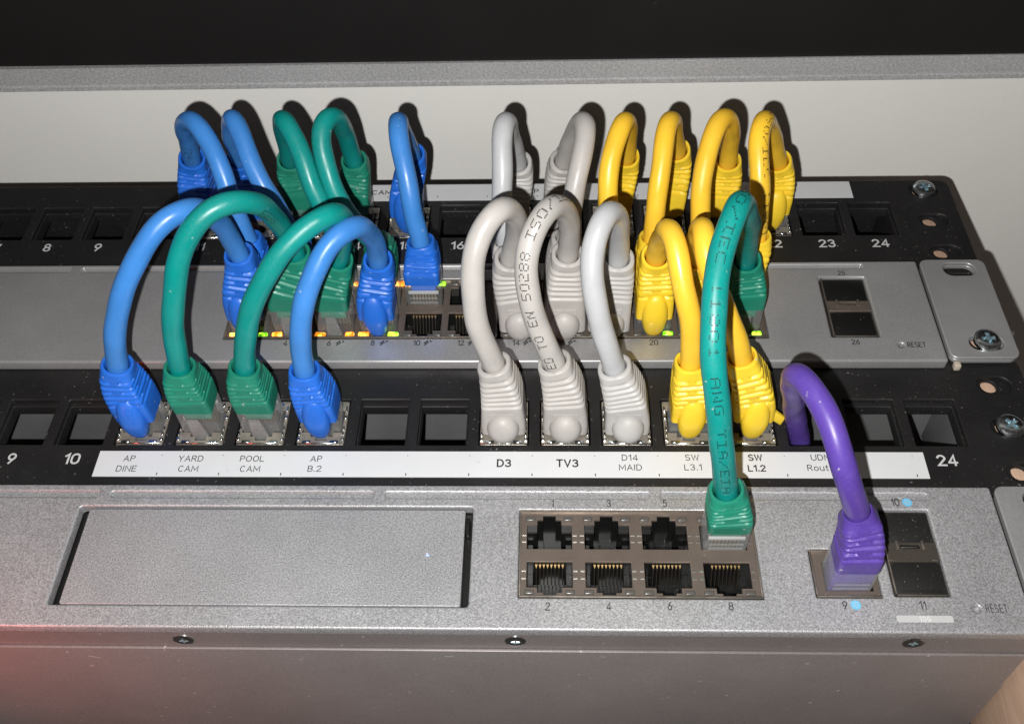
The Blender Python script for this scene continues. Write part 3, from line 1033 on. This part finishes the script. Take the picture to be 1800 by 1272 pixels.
GLYPH = {'A': '01110 10001 10001 11111 10001 10001 10001', 'C': '01111 10000 10000 10000 10000 10000 01111', 'D': '11110 10001 10001 10001 10001 10001 11110',
         'E': '11111 10000 10000 11110 10000 10000 11111', 'G': '01111 10000 10000 10011 10001 10001 01111', 'I': '11111 00100 00100 00100 00100 00100 11111',
         'N': '10001 11001 11001 10101 10011 10011 10001', 'O': '01110 10001 10001 10001 10001 10001 01110', 'R': '11110 10001 10001 11110 10100 10010 10001',
         'S': '01111 10000 10000 01110 00001 00001 11110', 'T': '11111 00100 00100 00100 00100 00100 00100', 'W': '10001 10001 10001 10101 10101 11011 10001',
         '0': '01110 10001 10001 10001 10001 10001 01110', '1': '00100 01100 00100 00100 00100 00100 01110', '2': '11110 00001 00001 01110 10000 10000 11111',
         '3': '11110 00001 00001 01110 00001 00001 11110', '4': '10010 10010 10010 11111 00010 00010 00010', '5': '11111 10000 10000 11110 00001 00001 11110',
         '7': '11111 00001 00010 00100 00100 01000 01000', '8': '01110 10001 10001 01110 10001 10001 01110', '/': '00001 00001 00010 00100 01000 10000 10000', ' ': '00000 ' * 7,
         '-': '00000 00000 00000 11111 00000 00000 00000', 'P': '11110 10001 10001 11110 10000 10000 10000', 'K': '10001 10010 10100 11000 10100 10010 10001'}


def cable_print(P, F, r, wr, body, s0, phi, direction, h, adv, parent, mat, light=0.0):
    """dot-matrix print wrapped on the cord: s0 start (mm along), phi the side it faces, direction +1/-1 along the cord"""
    d = [0]
    for a, b in zip(P[:-1], P[1:]): d.append(d[-1] + (b - a).length)

    def at(s, ang):
        s = min(max(s, 0.01), d[-1] - .01)
        j = 0
        while d[j + 1] < s: j += 1
        t = (s - d[j]) / (d[j + 1] - d[j])
        p = P[j].lerp(P[j + 1], t)
        n = F[j][1].lerp(F[j + 1][1], t).normalized()
        b = F[j][2].lerp(F[j + 1][2], t).normalized()
        rr = r * (1 + wr(j, ang) * (1 - t) + wr(j + 1, ang) * t) + 0.07
        return p + (n * math.cos(ang) + b * math.sin(ang)) * rr
    mb = MB()
    px, py = adv / 6.4, h / 7
    for ci, ch in enumerate(body):
        rows = GLYPH[ch].split()
        for ri, row in enumerate(rows):
            for ki, bit in enumerate(row):
                if bit != '1' or random.random() < light: continue
                s = s0 + direction * (ci * adv + ki * px)
                a = phi - direction * (3 - ri) * py / r
                ds, da = px * .40, py * .40 / r
                mb.add([at(s - ds, a - da), at(s + ds, a - da), at(s + ds, a + da), at(s - ds, a + da)], [(0, 1, 2, 3)])
    return mb.build('printed_text', mat, parent)


def superell(a, b, n, ang):
    c, s = math.cos(ang), math.sin(ang)
    k = (abs(c / a) ** n + abs(s / b) ** n) ** (-1 / n)
    return k * c, k * s


def boot_shape(style):
    """returns the base height, and a function u -> (half width, half depth, squareness, groove)"""
    if style == 'wide':
        ks = [(0, 6.75, 6.2, 9), (.10, 6.7, 6.2, 9), (.40, 6.1, 6.0, 9), (.70, 5.5, 5.5, 6), (.92, 5.0, 5.0, 3), (1, 4.85, 4.85, 2.4)]
        gr = [.45 + .088 * k for k in range(6)]
        zb = 1.2
    elif style == 'plain':
        ks = [(0, 5.75, 4.7, 12), (.22, 5.75, 5.3, 12), (.5, 5.35, 5.2, 10), (.8, 4.85, 4.85, 5), (.94, 4.6, 4.6, 2.8), (1, 4.5, 4.5, 2.3)]
        gr = [.31 + .106 * k for k in range(6)]
        zb = 9.6
    elif style == 'slim':
        ks = [(0, 5.6, 4.3, 12), (.2, 5.5, 4.8, 12), (.5, 5.0, 4.8, 9), (.8, 4.75, 4.6, 5), (.88, 4.3, 4.3, 3), (1, 3.75, 3.75, 2.0)]
        gr = [.26 + .105 * k for k in range(6)]
        zb = 9.2
    else:
        ks = [(0, 5.75, 5.3, 12), (.20, 5.75, 5.6, 12), (.5, 5.35, 5.4, 10), (.8, 4.85, 4.85, 5), (.94, 4.6, 4.6, 2.8), (1, 4.5, 4.5, 2.3)]
        gr = [.33 + .102 * k for k in range(6)]
        zb = 6.0

    def f(u):
        for (u0, *p), (u1, *q) in zip(ks[:-1], ks[1:]):
            if u <= u1:
                t = (u - u0) / (u1 - u0)
                return [x + (y - x) * t for x, y in zip(p, q)]
        return list(ks[-1][1:])
    return zb, f, gr


def boot(parent, base, top, tdir, zf, style, latch, mat, bump=None):
    """strain-relief boot swept from the plug (straight) to where the cord leaves it (leaning)"""
    zb, f, gr = boot_shape(style)
    p0 = Vector((base[0], base[1], zf + zb))
    p3 = Vector(top)
    L = (p3 - p0).length
    p1 = p0 + Vector((0, 0, L * .5))
    p2 = p3 - tdir * (L * .35)
    NS, NA = 96, 64
    vs = []
    bez = lambda u: p0 * (1 - u) ** 3 + p1 * 3 * u * (1 - u) ** 2 + p2 * 3 * u * u * (1 - u) + p3 * u ** 3
    dbez = lambda u: ((p1 - p0) * 3 * (1 - u) ** 2 + (p2 - p1) * 6 * u * (1 - u) + (p3 - p2) * 3 * u * u).normalized()
    rings = []
    for i in range(NS + 1):
        u = i / NS
        c, t = bez(u), dbez(u)
        ex = (Vector((1, 0, 0)) - t * t.x).normalized()
        ey = t.cross(ex)
        # the ribs step outwards like stacked plates
        uq = u
        if gr[0] < u < gr[-1]:
            for g0, g1 in zip(gr[:-1], gr[1:]):
                if g0 <= u < g1:
                    uq = g0 + (g1 - g0) * (.62 + .38 * (u - g0) / (g1 - g0)) - (g1 - g0) * .35
        a, b, n = f(uq)
        rows = []
        for k in range(NA):
            ang = 2 * PI * k / NA
            x, y = superell(a, b, n, ang)
            g = 0.0
            for gi, gu in enumerate(gr):
                dd = (u - gu) / (.019 if style != 'wide' else .021)
                if abs(dd) < 2.2:
                    e = math.exp(-dd ** 4)
                    if style == 'wide':
                        m = 1.0
                    else:
                        fy = abs(math.sin(ang))
                        xx = abs(x) / a
                        if fy > .6:
                            m = (1.0 if xx > .30 else 0.05) if gi % 2 else (1.0 if xx < .78 else .2)
                        else:
                            m = 1.0 if (gi + 1) % 2 or abs(y) / b > .45 else .1
                    g = max(g, e * m)
                # each ring swells a little before the next groove
            sc = 1 - g * (0.15 if style != 'wide' else 0.11)
            rows.append(c + ex * (x * sc) + ey * (y * sc))
        if i == 0:
            rings.append([c + (q - c) * .93 + Vector((0, 0, -.0)) for q in rows])
            rings.append([q + Vector((0, 0, .35)) for q in rows])
        else:
            rings.append(rows)
    c, t = p3, dbez(1)
    ex = (Vector((1, 0, 0)) - t * t.x).normalized()
    ey = t.cross(ex)
    last = rings[-1]
    rings.append([c + (q - c) * .94 + t * .35 for q in last])
    for rr, dz in (((3.75, .35), (3.5, .0), (3.4, -4.0)) if style != 'slim' else ((3.3, .3), (3.15, .1), (3.1, -3))):
        rings.append([c + t * dz + (ex * math.cos(2 * PI * k / NA) + ey * math.sin(2 * PI * k / NA)) * rr for k in range(NA)])
    mb = MB()
    vs = [q for r in rings for q in r]
    fs = []
    for i in range(len(rings) - 1):
        for k in range(NA):
            k2 = (k + 1) % NA
            fs.append((i * NA + k, i * NA + k2, (i + 1) * NA + k2, (i + 1) * NA + k))
    fs.append(tuple(reversed(range(NA))))
    mb.add(vs, fs)
    bo = mb.build('boot', mat, parent, smooth=50)
    if style == 'wide':
        # shallow raised frame on the front of the boot
        y = base[1] + latch * 6.35
        zc = zf + 10.2
        mb = MB()
        s = -1 if latch < 0 else 1
        y0, y1 = sorted((y - s * .5, y + s * .06))
        mb.box(base[0] - 3.6, base[0] + 3.6, y0, y1, zc + 1.3, zc + 1.55)
        mb.box(base[0] - 3.6, base[0] + 3.6, y0, y1, zc - 1.5, zc - 1.25)
        mb.box(base[0] - 3.6, base[0] - 3.35, y0, y1, zc - 1.24, zc + 1.29)
        mb.box(base[0] + 3.35, base[0] + 3.6, y0, y1, zc - 1.24, zc + 1.29)
        mb.build('embossed_frame', mat, bo)
    if bump:
        cy, cz, rx, ry, rz = bump
        mb = MB()
        nu, nv = 28, 18
        vs = []
        for j in range(nv + 1):
            th = PI * j / nv
            for k in range(nu):
                ph = 2 * PI * k / nu
                z = math.cos(th)
                w = math.sin(th)
                if rz > 6:
                    w *= 1 - .14 * max(0, -z)
                cxx, syy = math.cos(ph), math.sin(ph)
                if rz > 6:
                    cxx = math.copysign(abs(cxx) ** .8, cxx)
                    syy = math.copysign(abs(syy) ** .8, syy)
                    w = abs(w) ** .78
                    lean = .9 * max(0, z)
                else:
                    lean = 0
                vs.append((base[0] + rx * w * cxx, base[1] + latch * (cy - lean) + ry * w * syy, zf + cz + rz * z))
        fs = []
        for j in range(nv):
            for k in range(nu):
                k2 = (k + 1) % nu
                fs.append((j * nu + k, (j + 1) * nu + k, (j + 1) * nu + k2, j * nu + k2))
        mb.add(vs, fs)
        mb.build('latch_cover', mat, bo, smooth=60)
    return bo


def plug(parent, base, zf, zb, latch, sleeve, big=False):
    x, y = base
    ztop = zf + zb + 0.8
    pl = MB().box(x - 5.75, x + 5.75, y - 4.0, y + 4.0, zf - 10.5, ztop).build('plug', M['clear'], parent, bevel=.5, seg=3)
    # latch lever springing out beside the body
    mb = MB()
    y0 = y + latch * 4.02
    y1 = y + latch * 6.0
    vs = []
    for (yy, zz, w) in ((y0, zf - 8, 3.0), (y0 + latch * 1.0, zf - 8, 3.0), (y1 + latch * .9, ztop - 1.5, 1.6), (y1, ztop - 1.5, 1.6)):
        vs += [(x - w, yy, zz), (x + w, yy, zz)]
    mb.add(vs, [(0, 1, 3, 2), (2, 3, 5, 4), (4, 5, 7, 6), (6, 7, 1, 0), (0, 2, 4, 6), (1, 7, 5, 3)])
    # crimp shoulders moulded into the body
    mb.box(x - 4.6, x + 4.6, y - latch * 4.35, y - latch * 4.02, zf + 1.0, zf + 1.9)
    mb.box(x - 4.6, x + 4.6, y - latch * 4.35, y - latch * 4.02, zf + 3.2, zf + 3.8)
    mb.build('latch', M['clear'], pl, bevel=.1)
    if big:
        MB().box(x - 5.3, x + 5.3, y - 3.6, y + 3.6, zf - 2.5, zf + zb + .6).build('cord_sleeve', sleeve, pl, bevel=.5)
    else:
        MB().box(x - 4.2, x + 4.2, y - 2.8, y + 2.8, zf + zb * .45, zf + zb + .6).build('cord_sleeve', sleeve, pl, bevel=.8)
        mb = MB()
        for k in range(8):
            xx = x + (k - 3.5) * 1.02
            yy = y - latch * 2.2
            mb.box(xx - .3, xx + .3, yy - .4, yy + .4, zf - 3.0, zf + zb * .42)
        mb.build('wire_ends', M['bronze_wire'], pl)
        yy = y - latch * 3.3
        MB().box(x - 4.9, x + 4.9, yy - .35, yy + .35, zf + zb * .5, zf + zb * .62).build('crimp_bar', M['palegrey'], pl, bevel=.15)
    return pl


PATHS = {
'c1':[(-27.0,-110.0,27.3),(-25.3,-109.8,34.6),(-23.1,-109.2,41.1),(-18.9,-107.5,50.7),(-14.1,-104.2,59.6),(-8.0,-99.2,67.2),(-2.5,-94.8,70.3),(1.6,-91.8,70.1),(2.6,-83.1,59.7),(2.4,-76.3,47.0),(2.5,-73.8,38.6),(2.7,-73.5,35.3)],
'c2':[(-9.3,-110.0,26.0),(-7.7,-109.7,36.8),(-4.7,-107.8,51.0),(-0.9,-104.9,61.5),(3.2,-101.4,69.2),(8.0,-98.1,73.5),(13.5,-94.7,74.4),(17.9,-91.8,71.7),(19.4,-82.8,60.1),(19.7,-76.4,47.8),(20.1,-73.8,39.2),(20.0,-73.5,35.6)],
'c3':[(9.4,-110.0,25.9),(12.5,-109.4,38.8),(16.0,-107.8,48.6),(21.1,-104.8,57.0),(25.9,-101.5,62.2),(31.1,-97.6,66.0),(35.9,-94.1,68.1),(39.2,-91.8,68.4),(39.7,-85.0,59.5),(37.4,-78.3,47.5),(34.0,-74.2,37.1),(32.7,-73.5,32.7)],
'c4':[(26.4,-110.0,24.6),(27.3,-109.2,36.9),(29.3,-107.2,46.3),(32.9,-103.1,55.2),(36.8,-98.6,60.7),(41.2,-94.4,63.5),(44.5,-91.7,63.3),(45.5,-83.8,54.0),(45.4,-77.2,43.4),(44.9,-74.0,35.7),(44.6,-73.5,32.3)],
'c5':[(80.7,-110.0,27.0),(79.4,-109.8,33.0),(77.4,-109.0,40.4),(75.8,-106.7,49.4),(75.7,-103.5,56.9),(77.0,-99.5,63.3),(79.7,-95.6,67.7),(84.0,-91.8,69.7),(87.0,-84.4,59.9),(87.1,-78.5,48.7),(85.8,-74.6,39.0),(84.7,-73.5,32.5)],
'c6':[(97.7,-110.0,27.8),(95.9,-109.8,34.2),(93.9,-109.0,40.4),(90.9,-106.8,48.7),(89.8,-103.7,55.5),(90.3,-100.5,60.7),(92.1,-96.7,65.3),(96.1,-91.8,69.4),(99.8,-85.7,64.0),(101.9,-79.2,52.5),(102.3,-74.8,41.9),(101.9,-73.5,34.3)],
'c7':[(114.7,-110.0,25.7),(113.1,-109.8,31.7),(111.0,-109.0,38.0),(108.7,-106.1,47.9),(108.0,-102.2,55.3),(107.9,-97.6,61.3),(110.4,-91.8,66.9),(113.9,-86.2,62.2),(116.0,-79.6,50.7),(117.0,-74.8,39.5),(117.1,-73.5,32.3)],
'c8':[(135.8,-110.0,27.9),(135.3,-109.5,36.1),(133.6,-106.8,45.8),(131.4,-101.1,54.1),(130.2,-95.5,59.1),(128.7,-91.8,61.8),(128.1,-83.7,52.2),(128.2,-76.1,40.5),(128.4,-73.5,33.4)],
'c9':[(149.6,-110.0,29.9),(148.1,-109.8,35.2),(145.1,-108.4,43.0),(141.0,-104.4,50.9),(138.2,-99.2,56.4),(137.2,-95.2,59.8),(136.6,-91.8,62.5),(137.9,-84.1,52.0),(140.2,-76.0,39.2),(141.4,-73.5,32.1)],
'c10':[(141.6,-150.0,25.1),(140.1,-149.9,32.2),(137.7,-148.7,44.8),(135.8,-146.3,54.9),(134.4,-141.3,65.4),(133.8,-136.5,71.6),(134.3,-130.1,77.3),(135.8,-120.9,83.4),(140.5,-111.8,87.7),(145.8,-99.7,73.8),(151.1,-85.0,54.3),(154.3,-75.8,38.9),(155.4,-73.5,31.3)],
'c11':[(171.9,-159.0,29.6),(170.2,-158.9,34.1),(166.7,-157.5,42.0),(163.5,-152.4,50.1),(160.8,-144.2,53.9),(158.3,-137.8,54.2),(156.6,-134.5,53.3),(158.3,-129.4,43.1),(164.2,-119.8,21.3),(170.2,-112.6,0.7),(174.6,-110.0,-14.9)],
'd1':[(-25.1,-21.0,29.5),(-22.1,-26.4,42.0),(-17.5,-34.2,53.2),(-12.2,-40.5,60.2),(-9.1,-43.4,59.0),(-6.0,-47.8,55.9),(-3.7,-51.9,52.0),(-1.5,-56.2,45.9),(0.0,-59.2,37.5),(1.1,-59.9,31.5),(1.3,-60.0,28.6)],
'd2':[(-8.9,-21.0,28.9),(-6.3,-28.1,43.9),(0.6,-40.5,60.4),(2.2,-43.7,58.0),(4.8,-48.5,54.0),(7.4,-52.8,49.6),(10.8,-56.6,44.3),(13.7,-58.9,38.7),(15.3,-59.9,32.5),(15.6,-60.0,28.5)],
'd3':[(8.4,-21.0,28.4),(11.4,-29.3,45.7),(16.0,-40.5,60.7),(18.0,-43.5,58.7),(20.8,-48.6,54.6),(23.3,-53.6,49.2),(26.2,-57.6,42.3),(28.0,-59.4,36.2),(29.4,-59.9,31.3),(29.3,-60.0,28.4)],
'd4':[(30.2,-21.0,28.0),(30.0,-24.0,38.0),(31.1,-33.1,52.8),(29.9,-40.5,60.9),(27.4,-43.7,58.7),(27.7,-48.8,53.1),(30.0,-54.4,45.6),(34.1,-58.3,37.5),(38.6,-59.8,30.6),(41.3,-60.0,27.1)],
'd5':[(50.2,-21.0,30.2),(49.8,-27.2,42.5),(50.4,-40.5,58.8),(50.8,-44.4,55.9),(52.2,-50.2,51.2),(53.5,-55.6,44.6),(54.8,-59.0,36.2),(55.7,-59.9,30.5),(55.9,-60.0,27.0)],
'e1':[(85.8,-21.0,26.1),(84.4,-27.0,40.4),(83.0,-40.5,58.8),(81.8,-44.8,55.8),(82.0,-50.9,50.6),(82.4,-55.8,44.5),(82.4,-59.0,36.5),(82.7,-59.9,30.3),(83.0,-60.0,26.8)],
'e2':[(101.6,-21.0,26.7),(103.5,-25.6,38.4),(107.2,-40.5,57.9),(106.8,-47.2,53.1),(104.6,-54.3,46.6),(103.5,-58.4,38.9),(102.5,-59.8,32.4),(101.9,-60.0,27.8)],
'f1':[(122.4,-21.0,28.6),(122.3,-25.9,39.5),(118.7,-40.5,58.2),(116.0,-46.5,54.6),(114.6,-52.9,49.0),(114.2,-57.0,43.0),(114.7,-59.4,35.5),(115.7,-60.0,28.2)],
'f2':[(139.1,-21.0,30.9),(137.1,-25.8,40.5),(132.3,-40.5,57.8),(130.8,-47.5,53.1),(129.7,-54.5,46.5),(128.9,-58.6,38.8),(128.6,-59.8,32.2),(128.8,-60.0,28.1)],
'f3':[(156.7,-21.0,26.3),(155.4,-24.6,37.0),(152.6,-33.0,50.2),(148.0,-40.5,59.0),(144.8,-47.2,54.8),(142.7,-52.3,50.4),(142.1,-57.0,43.4),(142.3,-59.3,36.3),(143.4,-60.0,28.0)],
'f4':[(173.5,-21.0,25.9),(169.0,-25.8,38.3),(160.4,-40.5,58.3),(159.1,-45.3,55.3),(159.4,-53.1,48.7),(159.8,-57.7,41.6),(160.2,-59.5,35.2),(160.7,-60.0,28.6)],
}
BUMP_T = (4.9, 8.2, 4.1, 3.5, 8.9)
BUMP_D = (6.4, 5.2, 4.75, 3.8, 5.8)
P1Z, P2Z = 0.0, 0.0
p1 = lambda i: ((PX(i), -20.3), -0.5, -1)
p2 = lambda i: ((PX(i), -109.7), -0.5, -1)
swp = lambda n: ((SX(n), YT if n % 2 else YB), ZS - .5, 1 if n % 2 else -1)
# path, colour, end A (port, boot style, latch cover), end B, label, printed text
CABLES = [
    ('c1', 'blue', p2(11), ('snag', 1), swp(2), ('snag', 1), 'blue patch cable whose lower plug sits above the AP DINE label'),
    ('c2', 'green', p2(12), ('plain', 0), swp(4), ('plain', 0), 'green patch cable whose lower plug sits above the YARD CAM label'),
    ('c3', 'green', p2(13), ('plain', 0), swp(6), ('plain', 0), 'green patch cable whose lower plug sits above the POOL CAM label'),
    ('c4', 'blue', p2(14), ('snag', 1), swp(8), ('snag', 1), 'blue patch cable whose lower plug sits above the AP B.2 label'),
    ('c5', 'grey', p2(17), ('wide', 2), swp(14), ('wide', 2), 'plain grey patch cable whose lower plug sits above the D3 label'),
    ('c6', 'grey', p2(18), ('wide', 2), swp(16), ('wide', 2), 'grey patch cable printed EN 50288 rising above the TV3 label'),
    ('c7', 'white', p2(19), ('wide', 2), swp(18), ('wide', 2), 'pale grey patch cable whose lower plug sits above the D14 MAID label'),
    ('c8', 'yellow', p2(20), ('snag', 1), swp(20), ('snag', 1), 'yellow patch cable whose lower plug sits above the SW L3.1 label'),
    ('c9', 'yellow', p2(21), ('snag', 1), swp(22), ('snag', 1), 'yellow patch cable with a torn side flap above the SW L1.2 label'),
    ('c10', 'green', ((UX[3], UT), ZU - .5, 1), ('plain', 0), swp(24), ('plain', 0), 'long printed green patch cable from router port 7 up to the switch'),
    ('c11', 'purple', ((174.6, -162.6), ZU - .5, 1), ('slim', 0), None, None, 'purple patch cable from router port 9 into an open panel port'),
    ('d1', 'blue', p1(11), ('snag', 0), swp(1), ('snag', 0), 'leftmost blue patch cable in the row against the wall'),
    ('d2', 'blue', p1(12), ('snag', 0), swp(3), ('snag', 0), 'second blue patch cable from the left in the row against the wall'),
    ('d3', 'green', p1(13), ('plain', 0), swp(5), ('plain', 0), 'left one of the two green patch cables in the row against the wall'),
    ('d4', 'green', p1(14), ('plain', 0), swp(7), ('plain', 0), 'green patch cable with the open round loop in the row against the wall'),
    ('d5', 'blue', p1(15), ('snag', 1), swp(9), ('plain', 0), 'lone blue patch cable right of the green ones in the wall row'),
    ('e1', 'white', p1(17), ('wide', 0), swp(13), ('wide', 0), 'left one of two pale grey patch cables in the row against the wall'),
    ('e2', 'grey', p1(18), ('wide', 0), swp(15), ('wide', 0), 'right one of two pale grey patch cables in the row against the wall'),
    ('f1', 'yellow', p1(19), ('snag', 0), swp(17), ('snag', 0), 'leftmost yellow patch cable, beside the grey ones in the wall row'),
    ('f2', 'yellow', p1(20), ('snag', 0), swp(19), ('snag', 0), 'second yellow patch cable from the left in the wall row'),
    ('f3', 'yellow', p1(21), ('snag', 0), swp(21), ('snag', 0), 'third yellow patch cable from the left in the wall row'),
    ('f4', 'yellow', p1(22), ('snag', 1), swp(23), ('snag', 0), 'rightmost yellow patch cable with ink ticks, plugged in above number 22'),
]
CR = 3.02
for key, colour, A, sa, B, sb, label in CABLES:
    pts = [Vector(p) for p in PATHS[key]]
    grp = 'patch cables in the wall row' if key[0] in 'def' else 'patch cables in the front row'
    t = thing('patch_cable', (A[0][0], A[0][1], A[1]), label, 'patch cable', grp)
    cordm, bootm = M[colour + '_cord'], M[colour + '_boot']
    dense = smooth(resample(catmull(pts), 1.6), 10)
    ta = (dense[3] - dense[0]).normalized()
    tb = (dense[-4] - dense[-1]).normalized()
    path = [dense[0] - ta * 5, dense[0] - ta * 2.5] + dense + ([dense[-1] - tb * 2.5, dense[-1] - tb * 5] if B else [dense[-1] + Vector((0, 1, -9)), dense[-1] + Vector((0, 3, -26))])
    path = smooth(path, 3)
    ph_ = [random.uniform(0, 6.28) for _ in range(6)]
    for i in range(5, len(path) - 5):
        e_ = min(1, (i - 4) / 8, (len(path) - 5 - i) / 8)
        path[i] = path[i] + Vector((math.sin(i * .21 + ph_[0]) + .5 * math.sin(i * .47 + ph_[1]), math.sin(i * .19 + ph_[2]), .6 * math.sin(i * .23 + ph_[3]))) * (.24 * e_)
    F = frames(path)
    cr = CR * (1.05 if colour in ('grey', 'white') else 1.03 if key == 'c11' else 1.0)
    kink = []
    for i in range(len(path)):
        a_, b_, c_ = path[max(i - 3, 0)], path[i], path[min(i + 3, len(path) - 1)]
        k_ = ((b_ - a_).normalized() - (c_ - b_).normalized()) * .35 if 3 < i < len(path) - 4 else Vector((0, 0, 0))
        kink.append(k_)
    amp = .55 if colour in ('grey', 'white') else .16

    def wrinkle(i, a):
        t_, n_, b_ = F[i]
        inner = -(kink[i].dot(n_) * math.cos(a) + kink[i].dot(b_) * math.sin(a))
        tight = max(0.0, kink[i].length - .10)
        base_ = .018 * math.sin(i * .33 + ph_[4] + a) + .012 * math.sin(i * .8 + ph_[5] - 2 * a)
        return base_ + max(0.0, -kink[i].dot(n_) * math.cos(a) - kink[i].dot(b_) * math.sin(a)) * tight * amp * 4 * math.sin(i * 2.1 + math.sin(i * .7 + a) * 1.2) - tight * .25 * (1 if inner > 0 else 0) * 0
    cord = tube(path, F, cr, 24, wrinkle).build('cord', cordm, t, smooth=60)
    for end, st, top, td in ((A, sa, dense[0], ta), (B, sb, dense[-1], tb)):
        if end is None: continue
        (bx_, by_), zf, latch = end
        style, bump = st
        bo = boot(t, (bx_, by_), top, td, zf, style, latch, bootm, {0: None, 1: BUMP_T, 2: BUMP_D}[bump])
        zb = boot_shape(style)[0]
        plug(t, (bx_, by_), zf, zb, latch, bootm, style == 'slim')
        if key == 'c9' and end is A:
            fl_ = MB()
            xx, yy = bx_ + 5.6, by_ - 3.4
            fl_.add([(xx - 1.2, yy - .9, 11), (xx - 1.2, yy + .9, 11), (xx - 1.2, yy + .9, 6.6), (xx - 1.2, yy - .9, 6.6),
                     (xx + 3.4, yy - 1.2, 7.0), (xx + 3.4, yy + .3, 7.0), (xx + 2.6, yy + .3, 3.4), (xx + 2.6, yy - 1.2, 3.4)],
                    [(0, 1, 2, 3), (4, 7, 6, 5), (0, 4, 5, 1), (1, 5, 6, 2), (2, 6, 7, 3), (3, 7, 4, 0)])
            fl_.build('torn_flap', bootm, bo, bevel=.5)
    if key == 'c6':
        cable_print(path, F, cr, wrinkle, 'ED TO EN 50288 ISO/IEC 11801', 6.0, -.10, 1, 2.7, 2.6, cord, M['ink'], .03)
    if key == 'c10':
        Ltot = sum((b - a).length for a, b in zip(path[:-1], path[1:]))
        cable_print(path, F, cr, wrinkle, 'ISO/IEC 11801 AWG TIA/EIA', 93.0, .0, -1, 2.3, 3.45, cord, M['ink_faint'], .10)
    if key == 'c2':
        cable_print(path, F, cr, wrinkle, 'E235', 74.0, .9, 1, 2.4, 3.0, cord, M['ink_faint'], .15)
    if key == 'd1':
        cable_print(path, F, cr, wrinkle, '7240', 18.0, .1, -1, 2.4, 3.2, cord, M['ink'], .12)
    if key == 'f4':
        cable_print(path, F, cr, wrinkle, 'ISO/IEC 11801', 42.0, 1.85, 1, 2.2, 3.0, cord, M['ink'], .25)
